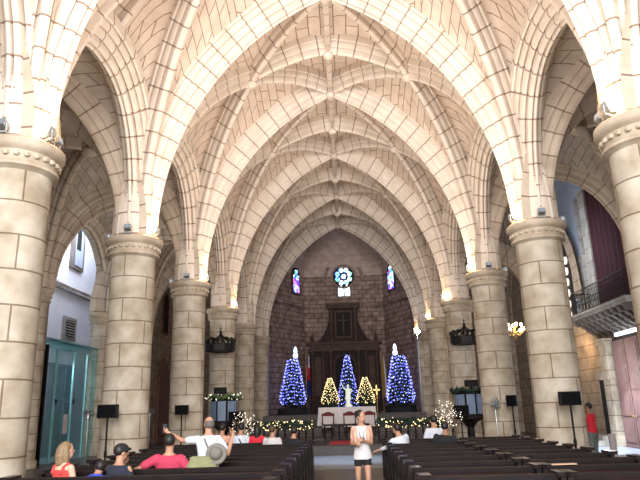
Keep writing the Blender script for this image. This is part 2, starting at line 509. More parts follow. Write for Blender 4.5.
# ------------------------------------------------------------------ columns
CAP = [(.56, 0), (.60, .03), (.66, .06), (.66, .11), (.60, .14), (.62, .17), (.63, .32), (.70, .36), (.74, .41), (.74, .50), (.70, .53), (.50, .54)]
def cap_mb(c=(0, 0, 0), f=1.0):
    mb = MB(); mb.lathe([(r_*f, z) for r_, z in CAP], 36, (c[0], c[1], ZS-.54))
    for k in range(26):                      # ball-flower frieze
        a = 2*PI*k/26; mb.ell((c[0]+.645*f*math.cos(a), c[1]+.645*f*math.sin(a), ZS-.295), (.05, .05, .05), 6, 4)
    return mb
def column():
    r = empty('column', (0, 0, 0))
    s = MB(); s.lathe([(.575, .30), (.565, 1.5), (.56, ZS-.54)], 36)
    s.build('shaft', M['column'], r, smooth=40)
    cap_mb().build('capital', M['capital'], r, smooth=40)
    b = MB(); b.lathe([(.80, 0), (.80, .16), (.72, .19), (.70, .24), (.64, .27), (.62, .31), (.57, .33)], 36)
    b.build('base', M['capital'], r, smooth=40)
    return r
proto = None
for sg, side in ((-1, 'left'), (1, 'right')):
    for i, y in enumerate(YP):
        if proto is None: o = proto = column()
        else: o = copy_tree(proto)
        o.location = (sg*XS, y, 0); o.rotation_euler = (0, 0, 1.3*i+(.7 if sg > 0 else 0))
        if i == 0: lab = 'round stone nave column nearest the entrance on the %s, with carved capital' % side
        elif i == 1: lab = 'largest round stone column at the %s edge of the photo, with carved frieze' % side
        elif i == 2: lab = 'second thick round stone column in from the %s edge of the photo' % side
        elif i == 3: lab = 'third round stone column in from the %s edge of the photo' % side
        elif i == 4: lab = 'fourth round stone column on the %s, behind the iron crown and pulpit' % side
        elif i == 5: lab = 'fifth round stone column on the %s, just beyond the pulpit column' % side
        else: lab = 'farthest round stone column on the %s, carrying the chancel arch' % side
        tag(o, lab, 'column', 'round stone columns of the nave')
for sg in (-1, 1):                            # bundled shafts just above the capitals and engaged columns
    for y in YP:
        c = MB(); c.lathe([(.56, ZS-.02), (.55, ZS+.8), (.50, ZS+1.8), (.42, ZS+2.6), (.2, ZS+3.6)], 24, (sg*XS, y, 0)); trim(c, M['rib'])
        if sg > 0 and y == YP[4]: continue
        c = MB(); c.lathe([(.50, 0), (.50, .2), (.43, .3), (.41, ZS-.54)], 28, (sg*(XO+.1), y, 0)); trim(c, M['column'])
        c = cap_mb((sg*(XO+.1), y), .74); trim(c, M['capital'])

# ------------------------------------------------------------------ floor and walls
mb = MB(); mb.grid([[(x, y, 0) for x in (-10.9, 10.9)] for y in (-6, 47)]); struct(mb.build('floor', M['floor']))
mb = MB(); mb.box(-4.4, 4.6, 18.6, 23.55, .002, .006); struct(mb.build('floor_front_sheen', M['lightfloor']))  # paler bluish tiles: glossy reflection put into the floor colour
mb = MB(); mb.box(-4.55, 4.55, 23.6, 27.6, 0, .30); mb.box(-4.55, 4.55, 23.75, 27.6, .30, .34)
struct(mb.build('floor_platform', M['platform']))
mb = MB(); mb.box(-4.5, 4.5, 27.6, 31.2, 0, .38); mb.box(-4.6, 4.6, 31.2, 37, 0, .75)
mb.box(-4.65, 4.65, 36.4, 37, .75, .93); mb.box(-4.65, 4.65, 36.8, 37.6, .75, 1.12); mb.box(-4.8, 4.8, 37.3, 46, .5, 1.3)
struct(mb.build('floor_sanctuary', M['dark_step']))

def wall_x(x, y0, y1, z0, z1, name, mat, hole=None, th=.5, away=None):
    """wall in plane x; hole=(ymid, half, zfun) arch opening down to the floor"""
    mb = MB(); aw = away if away is not None else (1 if x > 0 else -1)
    if not hole:
        mb.box(min(x, x+aw*th), max(x, x+aw*th), y0, y1, z0, z1)
    else:
        ym, hf, zf = hole
        ys = [y0]+[ym-hf*math.cos(PI*k/28) for k in range(29)]+[y1]
        for a, b in zip(ys[:-1], ys[1:]):
            za = zf(a-ym) if abs(a-ym) <= hf+1e-6 else z0
            zb = zf(b-ym) if abs(b-ym) <= hf+1e-6 else z0
            if a == y0: za = zb = z0
            if b == y1: za = zb = z0
            q = [(a, za), (b, zb), (b, z1), (a, z1)]
            mb.add([(x, u, w) for u, w in q], [(0, 1, 2, 3)], [q])
            mb.add([(x+aw*th, u, w) for u, w in q], [(0, 1, 2, 3)], [q])
            if a != y0 and b != y1:
                mb.add([(x, a, za), (x, b, zb), (x+aw*th, b, zb), (x+aw*th, a, za)], [(0, 1, 2, 3)], [[(a, 0), (b, 0), (b, th), (a, th)]])
        for y in (ym-hf, ym+hf):
            mb.add([(x, y, z0), (x, y, z0+ZS), (x+aw*th, y, z0+ZS), (x+aw*th, y, z0)], [(0, 1, 2, 3)], [[(0, 0), (0, ZS), (th, ZS), (th, 0)]])
    return struct(mb.build(name, mat))
zop = lambda y: ZS+ZF_rib(y)*.9
wall_x(-XO, -3, YP[3], 0, 10.6, 'wall_left', M['wall'])
wall_x(-XO, YP[3], YP[4], 0, 10.6, 'wall_left', M['wall'], (24.55, 2.55, lambda y: ZS+sup(2.55, 3.25, 2.0)(y)), .25)
wall_x(-XO, YP[4], 40, 0, 10.6, 'wall_left', M['wall'])
wall_x(XO, -3, YP[3], 0, 10.6, 'wall_right', M['wall'])
wall_x(XO, YP[3], YP[4], 0, 5.0, 'wall_right', M['wall'])
wall_x(XO, YP[3], YP[4], 5.0, 12.2, 'wall_right', M['blue_plaster'])
wall_x(XO, YP[4], YP[5], 0, 5.1, 'wall_right', M['wall'])
wall_x(XO, YP[4], YP[5], 5.1, 12.2, 'wall_right', M['blue_plaster'])
mb = MB(); mb.box(5.5, 11, YP[3], YP[5], 12.1, 12.3); struct(mb.build('ceiling_tribune', M['blue_plaster']))
mb = MB(); mb.box(5.62, 5.8, YP[3]+.3, YP[5], 9.9, 12.2); struct(mb.build('wall_tribune', M['blue_plaster']))
for y in (YP[3]+.05, YP[5]-.1):
    mb = MB(); mb.box(5.3, 10.9, y, y+.2, 9.85, 12.2); struct(mb.build('wall_tribune', M['wall']))
wall_x(XO, YP[5], 40, 0, 10.6, 'wall_right', M['wall'])
# moulded arches on the outer wall openings
for sg, mid, hs in ((-1, 24.55, 2.57), (1, 29.35, 2.1), (1, 29.35, 2.5)):
    rb = MB(); sweep(rb, [(sg*(XO-.1), mid+p, ZS+z) for p, z in sup_pts(hs, 3.28, 2.0 if sg < 0 else 2.2)], PROF_SM, (1, 0, 0)); trim(rb, M['aisle_rib'])
for sg in (-1, 1):
    for i in range(6):
        mid = (YP[i]+YP[i+1])/2
        if (sg, i) in ((-1, 3), (1, 4), (1, 3)): continue
        rb = MB(); sweep(rb, [(sg*XO, mid+p, ZS+z) for p, z in sup_pts(2.42, 3.6, 2.4)], PROF_SM, (1, 0, 0)); trim(rb, M['aisle_rib'])
# aisle end walls
for sg in (-1, 1):
    mb = MB(); xs = sorted((sg*4.75, sg*11.2)); mb.box(xs[0], xs[1], 39.6, 40.1, 0, 11); struct(mb.build('wall_end', M['wall']))
# chapel behind the left opening: white walls
mb = MB()
mb.box(-13.6, -13.3, 19.5, 36, 0, 12.5); mb.box(-13.6, -11.3, 35.7, 36, 0, 12.5); mb.box(-13.6, -11.3, 19.5, 19.8, 0, 12.5)
struct(mb.build('wall_chapel', M['plaster']))
mb = MB(); mb.box(-13.6, -10.7, 19.5, 36, 12.5, 12.7); struct(mb.build('ceiling_chapel', M['plaster']))
mb = MB(); mb.box(-13.6, -10.85, 19.5, 36, -.1, -.002); struct(mb.build('floor_chapel', M['lightfloor']))
mb = MB(); mb.prism([(-13.3, 7.5), (-13.12, 7.62), (-13.08, 7.72), (-13.14, 7.8), (-13.3, 7.9)], 'y', 19.8, 35.7)
for k in range(60):
    y = 20+k*.26; mb.box(-13.2, -13.08, y, y+.13, 7.5, 7.6)
trim(mb, M['grey_stone'], None)
# tall niche window in the chapel wall
def lancet_poly(w, h):
    a = w/2; pts = [(-a, 0), (a, 0), (a, h-a*1.3)]
    for k in range(1, 8):
        t = k/8; pts.append((a*math.cos(t*PI/2), h-a*1.3+a*1.3*math.sin(t*PI/2)))
    pts.append((0, h))
    for k in range(7, 0, -1):
        t = k/8; pts.append((-a*math.cos(t*PI/2), h-a*1.3+a*1.3*math.sin(t*PI/2)))
    pts.append((-a, h-a*1.3)); return pts
def off(poly, cx, cz): return [(p[0]+cx, p[1]+cz) for p in poly]
mb = MB(); w1 = mb
w1.prism(off(lancet_poly(1.4, 2.4), 29.55, 8.75), 'x', -13.3, -13.16)
w1 = struct(w1.build('window_1', M['grey_stone']))
mb = MB(); mb.prism(off(lancet_poly(.85, 2.0), 29.6, 8.92), 'x', -13.17, -13.13); mb.build('window_recess', M['blue_plaster'], w1)
mb = MB(); mb.prism(off(lancet_poly(.46, 1.1), 29.45, 9.75), 'x', -13.14, -13.11); mb.build('window_opening', M['dark'], w1)
mb = MB(); mb.box(-13.3, -13.2, 28.65, 30.05, 5.2, 6.3); w2 = struct(mb.build('window_2', M['grey_stone']))
mb = MB()
mb.box(-13.21, -13.17, 28.9, 29.8, 5.35, 6.15)
mb.build('window_pane', M['dark'], w2)
mb = MB()
for k in range(6): mb.box(-13.19, -13.14, 28.9, 29.8, 5.4+k*.13, 5.45+k*.13)
mb.build('window_slat', M['grey_stone'], w2)
# ------------------------------------------------------------------ apse
SX = .12
AP = [(-5.0, 38.9), (-5.0, 41.2), (-2.75, 45.4), (3.15, 45.4), (5.2, 41.2), (5.2, 38.9)]
mb = MB(); u = 0
for a, b in zip(AP[:-1], AP[1:]):
    L = math.hypot(b[0]-a[0], b[1]-a[1])
    mb.add([(a[0], a[1], 0), (b[0], b[1], 0), (b[0], b[1], 12.4), (a[0], a[1], 12.4)], [(0, 1, 2, 3)], [[(u, 0), (u+L, 0), (u+L, 12.4), (u, 12.4)]])
    u += L
struct(mb.build('wall_apse', M['apse']))
mb = MB(); rows = []; uvs = []; cx, cy = .1, 40.6
nA = 6
plan = []
for a, b in zip(AP[:-1], AP[1:]):
    for k in range(nA): plan.append((a[0]+(b[0]-a[0])*k/nA, a[1]+(b[1]-a[1])*k/nA))
plan.append(AP[-1])
for j in range(13):
    f = PI/2*j/12; t = 1-math.cos(f); z = 11.3+3.1*math.sin(f)
    rows.append([(p[0]+(cx-p[0])*t, p[1]+(cy-p[1])*t, z) for p in plan])
    uvs.append([(i*.7*(1-t*.8), z+t*2) for i in range(len(plan))])
mb.grid(rows, uvs); struct(mb.build('ceiling_apse', M['apse_vault'], smooth=25))
rb = MB()
for k, p in ((2, AP[1]), (3, AP[2]), (4, AP[3]), (5, AP[4])):
    d = V((cx-p[0], cy-p[1], 0)).normalized()
    pts = [V((p[0]+(cx-p[0])*(1-math.cos(f)), p[1]+(cy-p[1])*(1-math.cos(f)), 11.05+3.05*math.sin(f))) for f in lin(0, PI/2, 16)]
    sweep(rb, pts, PROF_T, (-d.y, d.x, 0))
trim(rb, M['apse_vault'])
# string course round the apse
mb = MB()
for a, b in zip(AP[:-1], AP[1:]):
    d = V((b[0]-a[0], b[1]-a[1], 0)); L = d.length; d /= L; n = V((d.y, -d.x, 0))
    T = Matrix.Translation((a[0], a[1], 0)) @ Matrix(((d.x, n.x, 0, 0), (d.y, n.y, 0, 0), (0, 0, 1, 0), (0, 0, 0, 1)))
    mb.box(0, L, 0, .14, 8.95, 9.12, T=T)
trim(mb, M['apse'], None)

ST = [(.05, .12, .75), (.25, .35, 1), (.75, .85, 1), (.02, .05, .45), (.55, .75, 1), (.06, .32, .30), (.9, .95, 1), (.35, .1, .55)]
M['st_rose'] = glass_stain('stained_rose_glass', [(.05, .15, .75), (.6, .8, 1), (.9, .95, 1), (.10, .3, .9), (.85, .95, 1), (.1, .35, .2), (.7, .85, 1)], 5.5, 2.6)
M['st_white'] = glass_stain('stained_white_glass', [(.65, .85, 1), (.85, .95, 1), (.5, .7, 1), (.9, 1, 1)], 4, 2.8)
M['st_blue'] = glass_stain('stained_blue_glass', [(.05, .06, .7), (.12, .02, .45), (.35, .6, 1), (.03, .05, .4), (.8, .9, 1), (.05, .35, .3), (.4, .6, 1), (.6, .15, .4)], 4.5, 1.9)
def circ(cx_, cz_, r, n=16): return [(cx_+r*math.cos(2*PI*k/n), cz_+r*math.sin(2*PI*k/n)) for k in range(n)]
# centre window: rose above twin lights
w = MB()
def ring_prism(mb, cx_, cz_, r0, r1, y0, y1, n=28, a0=0, a1=2*PI):
    rows = []
    for k in range(n+1):
        a = a0+(a1-a0)*k/n; c, s_ = math.cos(a), math.sin(a)
        rows.append([(cx_+r0*c, y1, cz_+r0*s_), (cx_+r0*c, y0, cz_+r0*s_), (cx_+r1*c, y0, cz_+r1*s_), (cx_+r1*c, y1, cz_+r1*s_)])
    mb.grid(rows, [[(i*.3, j*.3) for j in range(4)] for i in range(len(rows))])
CXW, CZW = .26, 11.22
ring_prism(w, CXW, CZW, .78, .95, 45.22, 45.42); ring_prism(w, CXW, CZW, 1.25, 1.5, 45.28, 45.42, a0=-.2, a1=PI+.2)
w3 = struct(w.build('window_3', M['apse']))
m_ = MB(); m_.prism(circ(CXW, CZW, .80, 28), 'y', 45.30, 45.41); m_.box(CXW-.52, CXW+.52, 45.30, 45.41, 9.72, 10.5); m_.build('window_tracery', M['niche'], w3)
p_ = MB()
p_.prism(circ(CXW, CZW, .19, 14), 'y', 45.24, 45.31)
for k in range(8):
    a = 2*PI*(k+.5)/8; p_.prism(circ(CXW+.50*math.cos(a), CZW+.50*math.sin(a), .175, 12), 'y', 45.24, 45.31)
p_.build('rose_pane', M['st_rose'], w3)
for sx in (-1, 1):
    p_ = MB(); p_.prism(off(lancet_poly(.38, .78), CXW+sx*.245, 9.74), 'y', 45.24, 45.31); p_.build('window_pane', M['st_white'], w3)
# side windows on the slanting facets
def facet_T(a, b, t):
    d = V((b[0]-a[0], b[1]-a[1], 0)); L = d.length; d /= L; n = V((d.y, -d.x, 0))
    o = V((a[0], a[1], 0))+d*(L*t)
    return Matrix.Translation(o) @ Matrix(((d.x, n.x, 0, 0), (d.y, n.y, 0, 0), (0, 0, 1, 0), (0, 0, 0, 1)))
for k, (a, b, t) in enumerate(((AP[1], AP[2], .745), (AP[3], AP[4], .31))):
    T = facet_T(a, b, t)
    f = MB()
    f.prism(off(lancet_poly(1.15, 2.2), 0, 9.75), 'y', 0, .06, T=T)
    wn = struct(f.build('window_%d' % (4+k), M['apse']))
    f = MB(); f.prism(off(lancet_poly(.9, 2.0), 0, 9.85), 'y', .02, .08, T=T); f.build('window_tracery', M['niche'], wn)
    for sx in (-1, 1):
        f = MB(); f.prism(off(lancet_poly(.36, 1.35), sx*.2, 9.93), 'y', .05, .12, T=T); f.build('window_pane', M['st_blue'], wn)
    f = MB(); f.prism(circ(0, 11.45, .2, 12), 'y', .05, .12, T=T); f.build('window_pane', M['st_blue'], wn)

# ------------------------------------------------------------------ retable
RY = 44.6
r = empty('altarpiece', (SX, RY, 1.3), 0, 'tall dark carved wooden altarpiece filling the apse behind the blue tree', 'altarpiece')
m_ = MB(); m_.box(-2.5, 2.5, 0, .55, 0, 5.0); m_.build('back_panel', M['retable'], r)
m_ = MB(); m_.box(-2.6, 2.6, -.18, .5, 0, .9)
for k in range(6): m_.box(-2.5+k*.86, -1.8+k*.86, -.22, -.18, .15, .75)
m_.build('predella', M['retable'], r)
for x in (-2.3, -1.55, -1.0, 1.0, 1.55, 2.3):
    m_ = MB(); m_.lathe([(.17, .9), (.17, 1.0), (.12, 1.06), (.125, 2.4), (.11, 4.05), (.17, 4.15), (.18, 4.3)], 12, (x, -.12, 0)); m_.build('pillar', M['retable_lit'], r, smooth=40)
m_ = MB(); m_.box(-2.6, 2.6, -.28, .5, 4.3, 4.5); m_.box(-2.52, 2.52, -.2, .5, 4.5, 4.78)
for k in range(20): m_.box(-2.45+k*.25, -2.33+k*.25, -.26, -.2, 4.55, 4.72)
m_.box(-2.72, 2.72, -.36, .5, 4.78, 4.95); m_.build('entablature', M['retable_lit'], r)
m_ = MB(); m_.prism(off(lancet_poly(1.5, 3.2), 0, 1.0), 'y', -.04, .02)
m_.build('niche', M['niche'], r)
m_ = MB()
pp = [(-.75, 1.0), (-.75, 3.3)]+[(.75*math.cos(PI-PI*k/14), 3.3+.75*math.sin(PI*k/14)) for k in range(15)]+[(.75, 1.0)]
m_.tube([(p[0], -.06, p[1]) for p in pp], .07, 6); m_.build('niche_arch', M['retable_lit'], r)
for x0, x1 in ((-2.15, -1.7), (1.7, 2.15)):
    m_ = MB(); m_.box(x0, x1, -.04, 0, 1.2, 3.9); m_.box(x0+.07, x1-.07, -.06, -.03, 1.35, 3.7); m_.build('side_panel', M['retable_lit'], r)
m_ = MB(); m_.box(-1.05, 1.05, -.05, .5, 4.95, 7.55)
m_.build('upper_panel', M['retable'], r)
m_ = MB(); m_.box(-.62, .62, -.1, -.04, 5.25, 7.2); m_.build('upper_frame', M['retable_lit'], r)
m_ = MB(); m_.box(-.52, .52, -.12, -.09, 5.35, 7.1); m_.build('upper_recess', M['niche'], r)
m_ = MB(); m_.box(-.05, .05, -.16, -.11, 5.5, 6.95); m_.box(-.34, .34, -.16, -.11, 6.45, 6.55); m_.build('cross', M['retable_lit'], r)
for x in (-.88, .88):
    m_ = MB(); m_.lathe([(.14, 5.0), (.1, 5.08), (.1, 7.2), (.15, 7.35)], 10, (x, -.08, 0)); m_.build('upper_pillar', M['retable_lit'], r, smooth=40)
m_ = MB(); m_.box(-1.15, 1.15, -.2, .5, 7.4, 7.6); m_.box(-1.25, 1.25, -.28, .5, 7.6, 7.78); m_.build('cornice', M['retable_lit'], r)
for sg in (-1, 1):
    m_ = MB(); pl = [(sg*1.05, 4.95)]+[(sg*(1.05+1.15*t), 4.95+1.55*(1-t)**2.2) for t in lin(0, 1, 12)]
    if sg > 0: pl = pl[::-1]
    m_.prism(pl, 'y', -.02, .35); m_.build('volute', M['retable'], r)
    m_ = MB(); m_.lathe([(.14, 4.95), (.09, 5.1), (.15, 5.25), (.05, 5.5), (.07, 5.6), (.0, 5.75)], 8, (sg*2.3, .05, 0)); m_.build('finial', M['retable_lit'], r, smooth=40)

# ------------------------------------------------------------------ altar
al = empty('altar', (.17, 33, .75), 0, 'long altar table under a white cloth in front of the altarpiece', 'altar')
m_ = MB(); m_.box(-1.35, 1.35, -.42, .42, 0, .9); m_.build('table', M['wood_red'], al)
cl = MB(); n = 60
top = [(-1.46, -.5), (1.46, -.5), (1.46, .5), (-1.46, .5)]
rows = []
per = []
for a, b in zip(top, top[1:]+top[:1]):
    for k in range(16): per.append((a[0]+(b[0]-a[0])*k/16, a[1]+(b[1]-a[1])*k/16, a, b, k))
per.append(per[0])
for z, s_ in ((.95, 0), (.93, .01), (.5, .035), (.05, .06)):
    rows.append([(p[0]*(1+.0)+(s_*math.sin(i*1.9) if abs(p[1]) < .5 else 0)+math.copysign(s_, p[0])*.5, p[1]+math.copysign(s_, p[1])*.6+(s_*.8*math.sin(i*2.1)), z) for i, p in enumerate(per)])
cl.grid(rows, None)
cl.box(-1.46, 1.46, -.5, .5, .93, .955)
ac = cl.build('altar_cloth', M['cloth'], smooth=40, loc=(.17, 33, .75)); tag(ac, 'white cloth covering the altar table and hanging to the floor', 'tablecloth')

# statue on the altar
st = empty('statue', (.25, 33.0, 1.7), 0, 'small pale robed statue with raised arms standing on the altar between two gold lit trees', 'statue')
m_ = MB(); m_.lathe([(.17, .01), (.17, .12), (.12, .16), (.10, .3), (.14, .36), (.14, .4)], 12); m_.build('pedestal', M['white_statue'], st, smooth=40)
m_ = MB(); m_.rings([((0, 0, .40), (.17, 0, 0), (0, .13, 0)), ((0, 0, .65), (.12, 0, 0), (0, .1, 0)), ((.01, 0, .85), (.14, 0, 0), (0, .09, 0)), ((.01, 0, .97), (.05, 0, 0), (0, .05, 0)), ((.01, 0, 1.0), (.04, 0, 0), (0, .04, 0))], 12)
m_.ell((.01, -.01, 1.07), (.065, .07, .085), 10, 7)
m_.tube([(-.13, 0, .9), (-.24, -.08, .98), (-.27, -.14, 1.12)], [.045, .035, .025], 7); m_.tube([(.14, 0, .9), (.22, -.12, .8), (.16, -.2, .74)], [.045, .035, .025], 7)
m_.build('figure', M['white_statue'], st, smooth=50)

# ------------------------------------------------------------------ decorated trees
def bulb(mb, p, r, mi=0):
    x, y, z = p
    mb.add([(x+r, y, z), (x-r, y, z), (x, y+r, z), (x, y-r, z), (x, y, z+r), (x, y, z-r)],
           [(0, 2, 4), (2, 1, 4), (1, 3, 4), (3, 0, 4), (2, 0, 5), (1, 2, 5), (3, 1, 5), (0, 3, 5)], None, mi)
def xmas_tree(name, loc, H, R, bulbs, nb, br, label, topper=None, top_r=.22, stand=True, seed=1):
    rnd = random.Random(seed)
    t = empty(name, loc, 0, label, 'christmas tree')
    prof = lambda h: (top_r+(1-top_r)*(1-h)**.85)*R*(1 if h > .12 else .75+h*2)
    f = MB(); rows = []; N = 26
    for i in range(19):
        h = i/18; row = []
        for k in range(N+1):
            a = 2*PI*k/N; rr = prof(h)*(.80+.13*math.sin(k*5.1+i*2.3)+.08*(i % 2))*(1 if i < 18 else .1)
            row.append((rr*math.cos(a), rr*math.sin(a), .15+h*H*.98))
        row[-1] = row[0]; rows.append(row)
    f.grid(rows)
    for _ in range(420):                     # needle sprays
        h = rnd.random()**1.3; a = rnd.random()*2*PI; rr = prof(h)
        p = V((rr*.75*math.cos(a), rr*.75*math.sin(a), .15+h*H)); q = V((rr*1.08*math.cos(a+.1), rr*1.08*math.sin(a+.1), .10+h*H-.06))
        s_ = V((-math.sin(a), math.cos(a), 0))*.07
        f.add([p, q+s_, q-s_], [(0, 1, 2)])
    f.build('foliage', M['foliage'], t)
    if stand:
        s_ = MB(); s_.lathe([(.06, 0), (.06, .4)], 8); s_.lathe([(.28, 0), (.26, .05), (.07, .1)], 10); s_.build('stand', M['iron'], t, smooth=40)
    for j, mname in enumerate(bulbs):
        b = MB(); cnt = nb[j]
        for k in range(cnt):
            h = ((k+rnd.random())/cnt)*.97; a = k*2.399963+rnd.random()*.5
            turn = .018*math.sin(a*3)
            h = round(h*15)/15*.6+h*.4+turn if True else h
            h = min(.97, max(.02, h)); rr = prof(h)*(.97+.1*rnd.random())
            bulb(b, (rr*math.cos(a), rr*math.sin(a), .15+h*H), br*(.7+.7*rnd.random()))
        tag(b.build('fairy_lights', M[mname], t), kind='stuff')
    if topper:
        s_ = MB(); s_.lathe([(.02, 0), (.14, .05), (.17, .22), (.10, .34), (.13, .5), (.08, .68), (.0, .78)], 10, (topper, 0, H+.1)); s_.build('topper', M['topper'], t, smooth=40)
    return t
xmas_tree('christmas_tree', (-3.28, 40.4, 1.75), 3.0, .90, ['blue_bulb', 'blue_bulb2'], (520, 200), .030, 'large blue lit tree at the left side of the apse with a glowing white topper', .2, .30, True, 1)
xmas_tree('christmas_tree', (3.62, 40.4, 1.7), 3.05, .95, ['blue_bulb', 'blue_bulb2'], (560, 210), .030, 'large blue lit tree at the right side of the apse with a glowing white topper', -.2, .38, True, 2)
xmas_tree('christmas_tree', (.28, 42.0, 1.3), 3.75, .80, ['blue_bulb', 'blue_bulb2'], (330, 160), .029, 'blue lit tree in the middle, behind the statue on the altar', None, .10, True, 3)
xmas_tree('christmas_tree', (-.68, 33, 1.7), 1.38, .52, ['warm_bulb'], (260,), .021, 'small gold lit tree standing on the left end of the altar', None, .12, True, 4)
xmas_tree('christmas_tree', (1.17, 33, 1.7), 1.38, .54, ['warm_bulb'], (260,), .021, 'small gold lit tree standing on the right end of the altar', None, .12, True, 5)
for x, y, lab in ((-3.3, 40.4, 'dark draped pedestal under the left blue tree'), (3.6, 40.4, 'dark draped pedestal under the right blue tree')):
    m_ = MB(); m_.lathe([(1.0, 0), (1.0, .1), (.95, .3), (1.0, .42), (0, .43)], 20); o = m_.build('pedestal', M['blackcloth'], smooth=35, loc=(x, y, 1.3)); tag(o, lab, 'pedestal')
# processional cross
pc = empty('processional_cross', (1.72, 32.3, .75), 0, 'thin gold processional cross on a pole at the right end of the altar', 'cross')
m_ = MB(); m_.tube([(0, 0, .05), (0, 0, 1.55)], .022, 8); m_.lathe([(.16, 0), (.15, .04), (.03, .08)], 12); m_.build('pole', M['gold'], pc, smooth=40)
m_ = MB(); m_.box(-.03, .03, -.015, .015, 1.5, 1.98); m_.box(-.16, .16, -.015, .015, 1.72, 1.79)
for x, z in ((-.17, 1.755), (.17, 1.755), (0, 2.0)): m_.ell((x, 0, z), (.04, .02, .04), 8, 5)
m_.build('cross', M['gold'], pc)
# flags
def flag(x, y, z0, H, mats, label):
    t = empty('flag', (x, y, z0), 0, label, 'flag')
    m_ = MB(); m_.tube([(0, 0, 0), (0, 0, H)], .025, 8); m_.lathe([(.2, 0), (.18, .06), (.03, .12)], 12); m_.ell((0, 0, H+.04), (.05, .05, .07), 8, 6); m_.build('pole', M['gold'], t, smooth=40)
    m_ = MB(); rows = []
    zt = H-.15; zb = H-2.9
    for i in range(17):
        f = i/16; z = zt+(zb-zt)*f; w_ = .16+.16*f
        rows.append([(.02+w_*k/10+.02*math.sin(f*5), .07*math.sin(k*1.6+f*2), z-.15*k/10*(1-f)) for k in range(11)])
    for i in range(16):
        for k in range(10):
            f = i/16
            mi = mats(f, k/10)
            m_.add([rows[i][k], rows[i+1][k], rows[i+1][k+1], rows[i][k+1]], [(0, 1, 2, 3)], None, mi)
    m_.build('cloth', [M['flag_blue'], M['flag_red'], M['flag_white'], M['flag_yellow']], t, smooth=60)
flag(-2.5, 42, 1.3, 4.1, lambda f, k: (2 if (f < .3 and k > .55) or abs(k-.1) < .06 and f < .5 else (0 if f < .22 or f > .62 else 1)), 'furled blue, white and red flag on a pole beside the left blue tree')
flag(2.6, 42.2, 1.3, 3.9, lambda f, k: (3 if k < .6 else 2), 'furled yellow and white flag on a pole left of the right blue tree')
# altar chairs
def altar_chair():
    t = empty('armchair')
    m_ = MB()
    for x in (-.27, .27):
        m_.box(x-.025, x+.025, -.27, -.22, 0, .62); m_.box(x-.025, x+.025, .22, .27, 0, 1.05); m_.box(x-.03, x+.03, -.3, .25, .6, .65)
    m_.box(-.28, .28, -.26, .26, .36, .42)
    m_.build('frame', M['wood_red'], t)
    m_ = MB(); m_.box(-.26, .26, -.26, .22, .42, .50); m_.build('seat', M['upholstery'], t)
    m_ = MB(); m_.box(-.24, .24, .21, .25, .52, .93); m_.build('backrest', M['upholstery'], t)
    m_ = MB(); pl = [(-.31, .92)]+[(-.31+.62*k/12, .98+.14*math.sin(PI*k/12)) for k in range(13)]+[(.31, .92)]
    m_.prism(pl[::-1], 'y', .2, .27); m_.build('crest', M['chair_red'], t)
    return t
p0 = altar_chair()
for k, (x, lab) in enumerate(((-.75, 'left one of three dark red crested armchairs in front of the altar'), (.28, 'middle one of three dark red crested armchairs in front of the altar'), (1.22, 'right one of three dark red crested armchairs in front of the altar'))):
    o = p0 if k == 0 else copy_tree(p0)
    o.location = (x, 30.2, .38); tag(o, lab, 'armchair', 'armchairs in front of the altar'); o.rotation_euler.z = PI if False else 0
    o.rotation_euler.z = 0
# ------------------------------------------------------------------ communion rail, carpet
cp = MB(); cp.box(-.55, 1.0, 24.3, 27.3, .342, .352); o = cp.build('carpet', M['red_carpet']); tag(o, 'red carpet running up to the altar rail gate', 'carpet')
def rail(x0, x1, y, label, group):
    t = empty('communion_rail', ((x0+x1)/2, y, .34), 0, label, 'railing', group)
    h = (x1-x0)/2; m_ = MB(); m_.box(-h, h, -.09, .09, .60, .68); m_.build('top_rail', M['wood'], t)
    m_ = MB(); m_.box(-h, h, -.07, .07, 0, .08); m_.build('bottom_rail', M['wood'], t)
    n = max(2, int((x1-x0)/.28))
    for k in range(n+1):
        x = -h+.06+(2*h-.12)*k/n; b = MB()
        b.lathe([(.03, .08), (.045, .15), (.03, .22), (.05, .34), (.028, .46), (.04, .55), (.04, .6)], 8, (x, 0, 0)); b.build('baluster', M['wood'], t, smooth=40)
rail(-4.35, -1.15, 25.5, 'left section of the dark wooden communion rail under the lit garland', 'communion rail sections')
rail(1.35, 4.4, 25.5, 'right section of the dark wooden communion rail under the lit garland', 'communion rail sections')
rail(-.85, 1.1, 26.9, 'middle gate section of the dark wooden communion rail in front of the altar chairs', 'communion rail sections')
def garland(x0, x1, y, z, label, seed, n=110):
    rnd = random.Random(seed); t = empty('garland', ((x0+x1)/2, y, z), 0, label, 'garland', 'garlands on the communion rail'); h = (x1-x0)/2
    pts = [(-h+2*h*k/24, 0, .07-.07*abs(math.sin(k*PI/6))) for k in range(25)]
    m_ = MB(); m_.tube(pts, .07, 7)
    for _ in range(240):
        k = rnd.random()*24; i = min(23, int(k)); p = V(pts[i]).lerp(V(pts[i+1]), k-i); a = rnd.random()*2*PI
        d = V((rnd.uniform(-.3, .3), math.cos(a), math.sin(a)))*.17; s_ = V((.05, 0, .02))
        m_.add([p, p+d+s_, p+d-s_], [(0, 1, 2)])
    m_.build('foliage', M['foliage'], t)
    b = MB()
    for _ in range(n):
        k = rnd.random()*24; i = min(23, int(k)); p = V(pts[i]).lerp(V(pts[i+1]), k-i); a = rnd.random()*2*PI
        bulb(b, (p.x, p.y+.16*math.cos(a), p.z+.16*math.sin(a)), .022*(.6+.8*rnd.random()))
    tag(b.build('fairy_lights', M['warm_bulb'], t), kind='stuff')
garland(-4.2, -1.2, 25.5, 1.03, 'warm lit garland lying along the left communion rail', 11, 130)
garland(1.4, 4.3, 25.5, 1.03, 'warm lit garland lying along the right communion rail', 12, 90)
